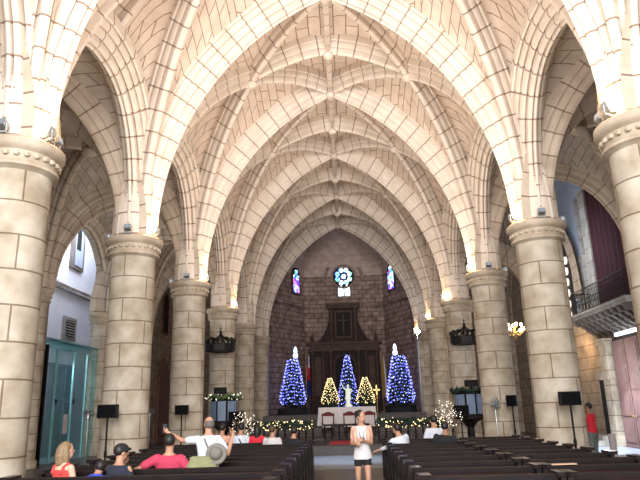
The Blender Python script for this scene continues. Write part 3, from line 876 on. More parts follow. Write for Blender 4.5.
# bare lit trees
def twig_tree(loc, H, label, seed, n=70):
    rnd = random.Random(seed); t = empty('lit_branch_tree', loc, 0, label, 'decorative tree', 'bare white lit trees by the pulpits')
    m_ = MB(); b = MB()
    m_.tube([(0, 0, 0), (.01, 0, H*.5), (0, 0, H*.95)], [.035, .025, .01], 6); m_.lathe([(.22, 0), (.2, .22), (.03, .24)], 12)
    for k in range(16):
        a = k*2.4; h0 = H*(.2+.6*k/16); L = H*.36*(1.1-.5*k/16)
        p = V((0, 0, h0)); q = p+V((math.cos(a)*L*.6, math.sin(a)*L*.6, L*.6)); e = q+V((math.cos(a+.4)*L*.35, math.sin(a+.4)*L*.35, L*.2))
        m_.tube([p, q, e], [.015, .01, .006], 5)
        for _ in range(n//16+1):
            w_ = p.lerp(e, .25+.75*rnd.random())+V([rnd.uniform(-.09, .09) for _ in range(3)]); bulb(b, w_, .018*(.7+.7*rnd.random()))
    m_.build('branches', M['bark'], t, smooth=50); tag(b.build('fairy_lights', M['white_bulb'], t), kind='stuff')
twig_tree((-3.55, 23.0, .0), 1.75, 'small bare tree with white lights left of the garlanded rail', 21, 80)
twig_tree((3.95, 24.3, .34), 1.6, 'small bare tree with white lights beside the right pulpit', 22, 110)

# ------------------------------------------------------------------ iron crowns and pulpits
def crown(loc, label):
    t = empty('iron_crown', loc, 0, label, 'canopy', 'black iron canopies above the pulpits')
    m_ = MB(); m_.lathe([(.56, 0), (.60, .02), (.60, .30), (.57, .34), (.53, .34), (.53, 0)], 8, a0=PI/8, a1=2*PI+PI/8)
    for k in range(8):
        a = PI/8+PI/4*k; m_.box(-.05, .05, .55, .62, .05, .36, T=Matrix.Rotation(a, 4, 'Z'))
    m_.build('band', M['iron'], t)
    for k in range(8):
        a = PI/4*k; c, s_ = math.cos(a), math.sin(a); w_ = MB()
        w_.tube([(.56*c, .56*s_, .33), (.60*c, .60*s_, .48), (.47*c, .47*s_, .58), (.3*c, .3*s_, .53), (.16*c, .16*s_, .62), (.05*c, .05*s_, .68)], [.035, .05, .045, .035, .03, .03], 6); w_.build('arm', M['iron'], t, smooth=60)
        w_ = MB(); w_.ell((.59*c, .59*s_, .46), (.08, .08, .10), 8, 5); w_.build('fleuron', M['iron'], t, smooth=60)
    m_ = MB(); m_.lathe([(.07, .62), (.10, .70), (.04, .78), (.07, .84), (.0, .92)], 10); m_.box(-.015, .015, -.015, .015, .88, 1.06); m_.box(-.06, .06, -.015, .015, .96, .99); m_.build('finial', M['iron'], t, smooth=40)
    m_ = MB(); m_.lathe([(.54, .03), (.0, .04)], 8, a0=PI/8, a1=2*PI+PI/8); m_.build('underside', M['iron'], t)
    m_ = MB(); m_.tube([(0, .5, .2), (0, .62, .22)], .04, 8); m_.build('bracket', M['iron'], t)
crown((-5.1, 26.05, 4.10), 'black iron crown canopy fixed to the fourth left column')
crown((5.25, 26.05, 4.10), 'black iron crown canopy fixed to the fourth right column')
def pulpit(loc, label, left):
    t = empty('pulpit', loc, 0, label, 'pulpit')
    m_ = MB(); m_.lathe([(.42, 0), (.42, .12), (.16, .2), (.14, .8), (.3, 1.0), (.55, 1.12)], 8, a0=PI/8, a1=2*PI+PI/8); m_.build('stem', M['wood'], t)
    m_ = MB(); m_.lathe([(.58, 1.12), (.58, 1.2), (.53, 1.22), (.53, 2.12), (.60, 2.16), (.60, 2.24), (.5, 2.24), (.5, 1.3), (0, 1.3)], 8, a0=PI/8, a1=2*PI+PI/8); m_.build('body', M['wood'], t)
    for k in range(8):
        T = Matrix.Rotation(PI/4*k, 4, 'Z'); w_ = MB(); w_.box(.485, .515, -.16, .16, 1.3, 2.06, T=T)
        w_.build('panel', M['panel_blue'], t)
    m_ = MB(); m_.box(-.24, .24, -.16, .16, 2.36, 2.62, T=Matrix.Translation((-.15 if left else .15, -.1, 0))); m_.box(-.04, .04, -.04, .04, 1.3, 2.4, T=Matrix.Translation((-.15 if left else .15, -.1, 0))); m_.build('reading_stand', M['black'], t)
pulpit((-4.85, 25.75, 0), 'dark pulpit with pale blue panels in front of the fourth left column', True)
pulpit((5.1, 25.75, 0), 'dark pulpit with pale blue panels in front of the fourth right column', False)
for sg, x, lit, lab in ((-1, -4.85, True, 'garland of white lights draped around the left pulpit rim'), (1, 5.1, False, 'dark leafy garland draped around the right pulpit rim')):
    rnd = random.Random(31+sg); t = empty('pulpit_garland', (x, 25.75, 2.24), 0, lab, 'garland')
    pts = [(.66*math.cos(a), .66*math.sin(a), .04-.08*abs(math.sin(a*3))) for a in lin(0, 2*PI, 36)]
    m_ = MB(); m_.tube(pts, .06, 6)
    for _ in range(160):
        i = rnd.randrange(36); p = V(pts[i]); d = V([rnd.uniform(-1, 1) for _ in range(3)])*.13; m_.add([p, p+d+V((.04, 0, .02)), p+d-V((.04, 0, .02))], [(0, 1, 2)])
    m_.build('foliage', M['foliage' if not lit else 'green_plant'], t)
    if lit:
        b = MB()
        for _ in range(80):
            i = rnd.randrange(36); p = V(pts[i])+V([rnd.uniform(-.12, .12) for _ in range(3)]); bulb(b, p, .02*(.7+.7*rnd.random()))
        tag(b.build('fairy_lights', M['white_bulb'], t), kind='stuff')
# dark monitors by the pulpits
for x, y, z, lab in ((-4.2, 25.0, 1.45, 'black monitor loudspeaker on a stand to the right of the left pulpit'), (4.6, 24.9, 1.45, 'black monitor loudspeaker on a stand to the left of the right pulpit')):
    t = empty('loudspeaker', (x, y, 0), 0, lab, 'loudspeaker'); m_ = MB(); m_.box(-.3, .3, -.14, .14, z-.2, z+.2); m_.build('cabinet', M['black'], t)
    m_ = MB(); m_.box(-.27, .27, -.155, -.138, z-.17, z+.17); m_.build('grille', M['grille'], t)
    m_ = MB(); m_.tube([(0, 0, .05), (0, 0, z-.19)], .025, 8); m_.lathe([(.25, 0), (.24, .04), (.03, .06)], 12); m_.build('pole', M['black'], t)

# ------------------------------------------------------------------ column loudspeakers and fans
def speaker(loc, rz, w_, h_, label):
    t = empty('loudspeaker', loc, rz, label, 'loudspeaker', 'loudspeakers on poles in front of the columns')
    m_ = MB(); m_.box(-w_/2, w_/2, -.11, .11, 1.75-h_/2, 1.75+h_/2); m_.build('cabinet', M['black'], t)
    m_ = MB(); m_.box(-w_/2+.02, w_/2-.02, -.125, -.108, 1.75-h_/2+.02, 1.75+h_/2-.02); m_.build('grille', M['grille'], t)
    m_ = MB(); m_.tube([(0, 0, .1), (0, 0, 1.75-h_/2+.01)], .022, 8); m_.build('pole', M['black'], t, smooth=50)
    m_ = MB(); m_.tube([(0, 0, .78), (0, 0, .88)], .035, 8); m_.build('collar', M['black'], t, smooth=50)
    for k in range(3):
        a = 2*PI*k/3+.5; l = MB(); l.tube([(0, 0, .42), (.35*math.cos(a), .35*math.sin(a), .02)], .014, 6); l.build('leg', M['black'], t, smooth=50)
speaker((-5.24, 14.2, 0), .1, .43, .30, 'black loudspeaker on a pole in front of the second left column')
speaker((-5.05, 19.9, 0), .15, .42, .30, 'black loudspeaker on a pole in front of the third left column')
speaker((5.1, 14.1, 0), -.1, .43, .30, 'black loudspeaker on a pole in front of the second right column')
speaker((5.33, 19.9, 0), -.4, .32, .34, 'black loudspeaker on a pole in front of the third right column')
def fan(loc, rz, tilt, label, mat):
    t = empty('pedestal_fan', loc, rz, label, 'fan', 'pedestal fans in the side of the nave')
    m_ = MB(); m_.tube([(0, 0, .05), (0, 0, 1.62)], .022, 8); m_.build('pole', M['steel'], t, smooth=50)
    m_ = MB(); m_.lathe([(.24, 0), (.23, .04), (.04, .07)], 14); m_.build('base', M['steel'], t, smooth=40)
    T = Matrix.Translation((0, 0, 1.68)) @ Matrix.Rotation(tilt, 4, 'X')
    m_ = MB(); m_.lathe([(.06, -.16), (.08, -.1), (.08, .02), (.05, .04)], 12, T=T); m_.build('motor', M['steel'], t, smooth=40)
    m_ = MB()
    for r_, z in ((.07, .12), (.12, .115), (.17, .09), (.20, .04), (.17, -.02)):
        m_.tube([T @ V((r_*math.cos(a), r_*math.sin(a), z)) for a in lin(0, 2*PI, 24)], .007, 5, cap=False)
    for k in range(18):
        a = 2*PI*k/18; m_.tube([T @ V((.05*math.cos(a), .05*math.sin(a), .12)), T @ V((.14*math.cos(a), .14*math.sin(a), .105)), T @ V((.20*math.cos(a), .20*math.sin(a), .04)), T @ V((.08*math.cos(a), .08*math.sin(a), -.06))], .005, 4)
    m_.build('cage', M['steel'], t)
    for k in range(3):
        m_ = MB(); a = 2*PI*k/3; pl = [V((.04, -.03, .05)), V((.16, -.07, .03)), V((.18, .06, .07)), V((.05, .04, .06))]
        m_.add([T @ (Matrix.Rotation(a, 4, 'Z') @ p) for p in pl], [(0, 1, 2, 3)]); m_.build('blade', M[mat], t)
fan((-8.1, 20.0, 0), .3, -.25, 'grey pedestal fan in the left aisle before the glass vestibule, turned upward', 'steel')
fan((-8.0, 26.0, 0), .2, -.3, 'grey pedestal fan seen between the second and third left columns', 'steel')
fan((4.75, 19.7, 0), .9, 1.25, 'pedestal fan with greenish blades in front of the third right column', 'green_plant')

# ------------------------------------------------------------------ right side: tribune, curtain, doors
t = empty('balcony', (10.7, 23.1, 4.55), 0, 'grey stone balcony with carved corbels and black railing on the right wall', 'balcony')
m_ = MB(); m_.box(-1.02, 0, -2.4, 2.6, .32, .52); m_.box(-1.08, 0, -2.45, 2.66, .44, .52); m_.build('slab', M['grey_stone'], t)
m_ = MB()
for k in range(10):
    y = -2.2+k*.52
    m_.prism([(-1.0, .32), (-1.0, .22), (-.9, .12), (-.75, .10), (-.62, -.02), (-.5, -.05), (-.38, -.22), (-.2, -.28), (-.02, -.5), (0, -.5), (0, .32)], 'y', y, y+.22, T=None)
    m_.ell((-.86, y+.11, .16), (.11, .13, .1), 8, 6); m_.ell((-.48, y+.11, -.06), (.1, .13, .1), 8, 6)
    m_.ell((-.7, y+.37, .26), (.13, .12, .07), 8, 6); m_.ell((-.3, y+.37, .2), (.13, .12, .1), 8, 6)
m_.build('corbels', M['grey_stone'], t, smooth=40)
m_ = MB()
def bar_run(mb, p, q, n):
    p, q = V(p), V(q)
    mb.tube([p+V((0, 0, .9)), q+V((0, 0, .9))], .022, 6); mb.tube([p+V((0, 0, .06)), q+V((0, 0, .06))], .014, 5); mb.tube([p+V((0, 0, .74)), q+V((0, 0, .74))], .012, 5)
    for k in range(n+1):
        a = p.lerp(q, k/n); mb.tube([a, a+V((0, 0, .9))], .011, 5)
        if k < n:
            b = p.lerp(q, (k+.5)/n); d = (q-p).normalized()
            mb.tube([b+V((0, 0, .4))+d*(.055*math.cos(w))+V((0, 0, .13*math.sin(w))) for w in lin(0, 2*PI, 10)], .009, 4, cap=False)
bar_run(m_, (-.98, -2.35, .52), (-.98, 2.55, .52), 34); bar_run(m_, (-.98, 2.55, .52), (-.03, 2.55, .52), 7); bar_run(m_, (-.98, -2.35, .52), (-.03, -2.35, .52), 7)
m_.build('railing', M['iron'], t)
# stone jamb and curtain
mb = MB(); mb.box(10.42, 10.7, 24.75, 25.35, 5.07, 10.3); trim(mb, M['grey_stone'], None)
mb = MB(); mb.box(10.5, 10.7, 25.9, 26.05, 5.07, 10.3); trim(mb, M['grey_stone'], None)
m_ = MB(); rows = []
for i in range(9):
    z = 5.12+(10.25-5.12)*i/8
    rows.append([(10.52+.05*math.sin(k*.9), 21.7+3.02*k/48, z) for k in range(49)])
m_.grid(rows); o = m_.build('curtain', M['maroon'], smooth=60); tag(o, 'tall dark maroon curtain hanging behind the balcony on the right', 'curtain')
# lit leaded window in the arch beyond
w = MB(); w.prism(off(lancet_poly(2.0, 4.0), 28.9, 5.1), 'x', 10.62, 10.7); w6 = struct(w.build('window_6', M['dark_step']))
M['warm_glass'] = emis('sunlit_clear_glass', (1.0, .80, .68), 1.5)
for i in range(6):
    for k in range(2):
        w = MB(); w.prism(circ(28.75-.30+.54*k-.06*i, 5.5+i*.5, .18, 10), 'x', 10.56, 10.63); w.build('window_pane', M['warm_glass'], w6)
mb = MB(); mb.box(10.55, 10.7, 25.35, 27.0, 5.05, 7.7); trim(mb, M['grey_stone'], None)
# doorways under the balcony
d = MB(); d.box(10.48, 10.7, 25.0, 26.05, 0, 2.75); d1 = struct(d.build('door_1', M['grey_stone']))
d = MB(); d.box(10.46, 10.55, 25.12, 25.9, 0, 2.5); d.build('door_leaf', M['dark'], d1)  # dark panel: shade of the open doorway put into its colour
mb = MB(); mb.box(10.25, 10.7, 24.35, 24.95, 0, 3.95); mb.box(10.15, 10.7, 24.25, 25.05, 2.45, 2.6); mb.box(10.18, 10.7, 24.28, 25.02, 0, .35); mb.box(10.18, 10.7, 24.28, 25.02, 3.8, 4.0); trim(mb, M['column'], None)
d = MB(); d.box(10.5, 10.7, 21.9, 24.2, 0, 4.0); d2 = struct(d.build('door_2', M['wood_red']))
for k in range(2):
    d = MB(); y = 22.0+k*1.1; d.box(10.42, 10.52, y, y+1.04, .02, 3.85)
    lf = d.build('door_leaf', M['door_wood'], d2)
    d = MB()
    for j in range(4): d.box(10.395, 10.425, y+.12, y+.92, .2+j*.92, .95+j*.92)
    d.build('door_panel', M['door_wood'], lf)
    d = MB(); d.ell((10.39, y+(.95 if k == 0 else .1), 1.1), (.035, .035, .035), 8, 6); d.build('door_knob', M['gold'], lf)
mb = MB(); mb.box(10.4, 10.7, 22.0, 23.7, 4.0, 4.12); o = mb.build('window_8', emis('daylight_transom', (.85, .93, 1.0), 2.5)); struct(o)
# stone steps by the doorway
st_ = MB(); st_.box(9.6, 10.45, 24.9, 26.3, 0, .18); st_.box(9.95, 10.45, 25.0, 26.2, .18, .36); trim(st_, M['grey_stone'], None)
mb = MB(); mb.box(7.0, 10.4, 20.8, 24.6, .002, .006); struct(mb.build('floor_aisle_lit', M['lightfloor']))  # pale patch: pool of daylight put into the aisle floor colour
# yellow barrier post
m_ = MB(); m_.lathe([(.18, 0), (.18, .05), (.09, .08), (.09, .75), (.11, .8), (0, .82)], 12); o = m_.build('post', M['upholstery'], smooth=40, loc=(7.3, 17.6, 0)); tag(o, 'short cream post standing beside the man in red', 'post')

# left aisle: doorway and dark furnishings beyond
d = MB(); d.prism(off(lancet_poly(2.6, 4.8), 36.3, 0), 'x', -10.7, -10.55); d3 = struct(d.build('door_3', M['column']))
d = MB(); d.prism(off(lancet_poly(2.0, 4.4), 36.3, 0), 'x', -10.56, -10.5); d.build('door_leaf', M['door_wood'], d3)
w = MB(); w.prism(off(lancet_poly(1.2, 2.6), 36.4, 6.2), 'x', -10.7, -10.58); w7 = struct(w.build('window_7', M['wall']))
w = MB(); w.prism(off(lancet_poly(.9, 2.3), 36.4, 6.3), 'x', -10.59, -10.54); w.build('window_pane', M['maroon'], w7)
# ------------------------------------------------------------------ glass vestibule in the left arch
gv = empty('glass_vestibule', (-10.75, 24.55, 0), 0, 'tall teal glass entrance vestibule with a black post in the left arch', 'glass vestibule')
m_ = MB(); m_.box(-.06, .10, -2.50, -2.34, 0, 4.2); m_.build('black_post', M['black'], gv)
for (y0, y1) in ((-2.34, -1.45), (-1.42, .05), (.08, 1.3), (1.33, 2.28)):
    m_ = MB(); m_.box(-.012, .012, y0, y1, .02, 4.15); m_.build('glass_pane', M['glass'], gv)
for y in (-1.435, .065, 1.315):
    m_ = MB(); m_.box(-.035, .035, y-.05, y+.05, 0, 4.15); m_.build('glass_fin', M['teal_edge'], gv)
m_ = MB(); m_.box(-.08, .08, 2.0, 2.32, 0, 4.15); m_.build('side_fin', M['glass'], gv)
m_ = MB(); m_.box(-1.5, .14, -2.5, 2.32, 4.42, 4.47); m_.build('glass_roof', M['teal_edge'], gv)
m_ = MB(); m_.box(-.02, .06, -2.4, 2.3, 4.15, 4.42); m_.build('glass_transom', M['glass'], gv)
for y in (-1.36, .16):
    m_ = MB(); m_.box(.0, .06, y-.06, y+.06, 2.1, 2.28); m_.build('hinge', M['black'], gv)
m_ = MB(); m_.tube([(.05, -1.3, 2.19), (.05, .1, 2.19)], .012, 6); m_.build('handle_bar', M['steel'], gv)
m_ = MB(); m_.box(-1.6, -.3, -2.3, 2.2, .004, .01); m_.build('sill', M['lightfloor'], gv)
t = empty('panelled_door', (-12.6, 26.6, 0), 0, 'tall grey panelled door seen through the teal glass vestibule', 'door')
m_ = MB(); m_.box(-.06, .06, -1.9, 2.2, 0, 3.9); m_.build('leaf', M['lavender_door'], t)
m_ = MB()
for k in range(4):
    for j in range(3): m_.box(.06, .09, -1.75+k*.98, -.95+k*.98, .2+j*1.22, 1.25+j*1.22)
m_.build('panel', M['lavender_door'], t)
t = empty('notice', (-10.66, 24.0, 1.0), 0, 'small white paper notice on the glass vestibule', 'notice')
m_ = MB(); m_.box(.0, .01, -.15, .2, 0, .72); m_.build('sheet', M['cloth'], t)
# ------------------------------------------------------------------ pews
def make_pew(W):
    r = empty('pew')
    m_ = MB(); m_.box(-W/2+.06, W/2-.06, .03, .47, .41, .45); m_.build('seat', M['wood'], r)
    m_ = MB()
    T = Matrix.Translation((0, 0, .45)) @ Matrix.Rotation(.12, 4, 'X')
    m_.box(-W/2+.06, W/2-.06, -.015, .015, -.03, .40, T=T)
    n = max(2, int(W/.8))
    for k in range(n):
        a = -W/2+.12+(W-.24)*k/n; b = a+(W-.24)/n-.06
        m_.box(a, b, -.03, -.014, .04, .32, T=T)
    m_.build('backrest', M['wood_red'], r)
    m_ = MB(); m_.box(-W/2+.04, W/2-.04, -.045, .03, .40, .455, T=T); m_.build('top_rail', M['wood'], r)
    for x in (-W/2, W/2):
        m_ = MB(); pl = [(-.13, 0), (.5, 0), (.5, .08), (.46, .16), (.46, .40), (.48, .56), (.36, .62), (.16, .66), (.06, .82), (.05, .88), (-.15, .88), (-.10, .5)]
        m_.prism(pl, 'x', x-.03, x+.03); e = m_.build('pew_end', M['wood'], r)
        m_ = MB(); m_.prism([(-.17, .88), (.09, .88), (.12, .93), (-.20, .93)], 'x', x-.07, x+.07); m_.build('end_cap', M['cap'], e)
    return r
ROWS = [7.5+.92*i for i in range(10)]
G = 'dark wooden pews in the nave'
for x0, x1, where in ((-4.3, -.72, 'left of the aisle'), (1.07, 2.62, 'right of the aisle, beside it'), (2.70, 4.3, 'far right block, away from the aisle')):
    pp_ = make_pew(x1-x0)
    for i, y in enumerate(ROWS):
        o = pp_ if i == 0 else copy_tree(pp_)
        o.location = ((x0+x1)/2, y+.1, 0)
        k = ORD[i] + ' row from the camera'
        if i == 0: k = 'row nearest the camera'
        if i == 9: k = 'front row nearest the altar rail'
        tag(o, 'dark wooden pew, %s, %s' % (k, where), 'pew', G)
m_ = MB(); m_.box(-.17, .17, -.05, .05, 0, .012, T=Matrix.Rotation(.1, 4, 'Z')); o = m_.build('booklet', M['paper'], loc=(2.95, 8.46, .912)); tag(o, 'tan paper booklet lying on a pew top at the right', 'booklet')

# ------------------------------------------------------------------ floodlights, chandelier, sconce
def floodlight(loc, rz, lens, label, size=.12, tilt=.9):
    t = empty('floodlight', loc, rz, label, 'floodlight', 'floodlights on the column capitals')
    T = Matrix.Translation((0, 0, .14)) @ Matrix.Rotation(tilt, 4, 'X')
    m_ = MB(); m_.box(-size, size, -.06, .06, -size*.75, size*.75, T=T); m_.box(-size*.8, size*.8, -.11, -.05, -size*.5, size*.5, T=T); m_.build('housing', M['steel'], t)
    m_ = MB()
    if lens == 'flood': m_.ell(T @ V((0, .08, 0)), (size*1.0, size*.9, size*.95), 12, 8)
    else: m_.box(-size*.88, size*.88, .055, .07, -size*.62, size*.62, T=T)
    m_.build('lens', M[lens], t)
    m_ = MB(); m_.tube([(-size*1.05, 0, 0), (-size*1.05, 0, .16)], .012, 5); m_.tube([(size*1.05, 0, 0), (size*1.05, 0, .16)], .012, 5); m_.box(-size*1.1, size*1.1, -.03, .03, -.02, .01); m_.build('bracket', M['steel'], t)
    return t
def spot(name, loc, target, col, e, size=1.4, blend=.7, r=.15):
    l = bpy.data.lights.new(name, 'SPOT'); l.energy = e; l.color = col; l.spot_size = size; l.spot_blend = blend; l.shadow_soft_size = r
    o = bpy.data.objects.new(name, l); COL.objects.link(o); o.location = loc
    o.rotation_euler = (V(target)-V(loc)).to_track_quat('-Z', 'Y').to_euler(); return o
def point(name, loc, col, e, r=.1):
    l = bpy.data.lights.new(name, 'POINT'); l.energy = e; l.color = col; l.shadow_soft_size = r
    o = bpy.data.objects.new(name, l); COL.objects.link(o); o.location = loc; return o
def area(name, loc, target, sx, sy, col, e):
    l = bpy.data.lights.new(name, 'AREA'); l.shape = 'RECTANGLE'; l.size = sx; l.size_y = sy; l.energy = e; l.color = col
    o = bpy.data.objects.new(name, l); COL.objects.link(o); o.location = loc
    o.rotation_euler = (V(target)-V(loc)).to_track_quat('-Z', 'Y').to_euler(); return o
WARM = (1.0, .86, .70)
NAMES = ['nearest', 'first', 'second', 'third', 'fourth', 'fifth', 'farthest']
for sg, side in ((-1, 'left'), (1, 'right')):
    for i in range(1, 7):
        if i >= 5 and sg < 0: continue
        y = YP[i]; x = sg*(XS-.62)
        floodlight((x, y-.30, ZS+.02), sg*.5+PI, 'flood', 'warm glowing floodlight on the capital of the %s %s column' % (NAMES[i], side), .115, .25)
        pw = {1: 70, 2: 95, 3: 75, 4: 38, 5: 14, 6: 6}[i]
        spot('warm_spot', (sg*(XS-.80), y-.35, ZS+.22), (sg*1.2, y+1.5, 13.4), WARM, pw, 2.3, .8, .12)
        point('warm_glow', (sg*(XS-.78), y-.12, ZS+.30), (1.0, .55, .20), (16 if i == 1 else 26) if i < 4 else 10, .08)
        if i < 4:
            floodlight((sg*(XS-.05), y-.70, ZS+.02), PI, 'cool_dim', 'grey square floodlight facing the entrance on the capital of the %s %s column' % (NAMES[i], side), .085, .35)
            floodlight((sg*(XS+(-.67 if i == 1 else .66)), y-.05, ZS-.02 if i != 1 else ZS-.02), (-sg if i == 1 else sg)*PI/2*-1, 'cool_dim', 'small white floodlight on the %s of the capital of the %s %s column' % ('nave edge' if i == 1 else 'aisle edge', NAMES[i], side), .08, .2)
# chandelier in the right aisle
ch = empty('chandelier', (8.0, 28.4, 4.75), 0, 'warm lit brass chandelier hanging in the right aisle', 'chandelier')
m_ = MB(); m_.tube([(0, 0, .3), (0, 0, 5.25)], .012, 5); m_.build('chain', M['iron'], ch)
m_ = MB(); m_.lathe([(.0, -.3), (.06, -.22), (.03, -.1), (.09, 0), (.03, .15), (.05, .3), (.0, .36)], 10); m_.build('stem', M['gold'], ch, smooth=50)
for k in range(8):
    a = 2*PI*k/8; rr = .42 if k % 2 else .3; zz = .1 if k % 2 else .32; c, s_ = math.cos(a), math.sin(a)
    m_ = MB(); m_.tube([(0, 0, 0), (rr*.5*c, rr*.5*s_, zz-.22), (rr*c, rr*s_, zz-.06)], .014, 5); m_.lathe([(.0, zz-.07), (.05, zz-.05), (.03, zz)], 8, (rr*c, rr*s_, 0)); arm = m_.build('arm', M['gold'], ch, smooth=50)
    m_ = MB(); m_.ell((rr*c, rr*s_, zz+.06), (.06, .06, .075), 8, 6); m_.build('bulb', M['chand_bulb'], arm, smooth=60)
point('chandelier_glow', (8.0, 28.4, 5.0), WARM, 90, .3)
sc_ = empty('wall_lamp', (10.2, 27.35, 3.75), 0, 'small warm wall lamp on the pier of the right aisle below the balcony', 'lamp')
m_ = MB(); m_.tube([(0, 0, 0), (-.1, 0, -.02), (-.14, 0, .06)], .015, 6); m_.lathe([(.03, -.1), (.06, 0), (.03, .1)], 8, (.0, 0, 0)); m_.build('bracket', M['gold'], sc_)
m_ = MB(); m_.ell((-.14, 0, .13), (.05, .05, .08), 8, 6); m_.build('bulb', M['chand_bulb'], sc_)
point('wall_lamp_glow', (9.8, 27.2, 3.9), (1, .6, .25), 45, .1)
# cool flood on a stand near the chancel and small spot in the right aisle
fs = empty('stand_floodlight', (4.5, 36.6, .75), 0, 'bright white floodlight on a tall thin stand at the right of the chancel', 'floodlight')
m_ = MB(); m_.tube([(0, 0, .05), (0, 0, 5.05)], .03, 7); m_.lathe([(.3, 0), (.28, .04), (.04, .07)], 12); m_.build('stand', M['steel'], fs, smooth=50)
m_ = MB(); m_.box(-.18, .18, -.02, .12, 5.0, 5.3); m_.build('housing', M['black'], fs)
m_ = MB(); m_.ell((0, -.05, 5.15), (.15, .05, .13), 10, 7); m_.build('lens', M['cool'], fs)
point('stand_flood_glow', (4.35, 36.2, 5.9), (.75, .85, 1), 60, .1)
fl = empty('stand_floodlight', (5.95, 22.3, 0), 0, 'small white spotlight on a short stand behind the third right column', 'floodlight')
m_ = MB(); m_.tube([(0, 0, .05), (0, 0, 1.2)], .02, 6); m_.lathe([(.2, 0), (.18, .04), (.03, .06)], 10); m_.build('stand', M['black'], fl, smooth=50)
m_ = MB(); m_.box(-.09, .09, -.02, .12, 1.18, 1.4); m_.build('housing', M['black'], fl)
m_ = MB(); m_.ell((0, -.04, 1.29), (.08, .03, .07), 8, 6); m_.build('lens', M['cool'], fl)
# ------------------------------------------------------------------ people
def remesh(mb, name, mats, vox, smooth_it=4, parent=None, loc=None):
    o = mb.build(name, mats, None)
    rm = o.modifiers.new('r', 'REMESH'); rm.mode = 'VOXEL'; rm.voxel_size = vox
    if smooth_it:
        sm = o.modifiers.new('s', 'SMOOTH'); sm.iterations = smooth_it; sm.factor = .5
    bpy.context.view_layer.update()
    dg = bpy.context.evaluated_depsgraph_get()
    me = bpy.data.meshes.new_from_object(o.evaluated_get(dg)); me.name = name
    old = o.data; o.modifiers.clear(); o.data = me; bpy.data.meshes.remove(old)
    me.materials.clear()
    for m in (mats if isinstance(mats, (list, tuple)) else [mats]): me.materials.append(m)
    me.polygons.foreach_set('material_index', [0]*len(me.polygons)); me.shade_smooth()
    if parent: o.parent = parent
    return o

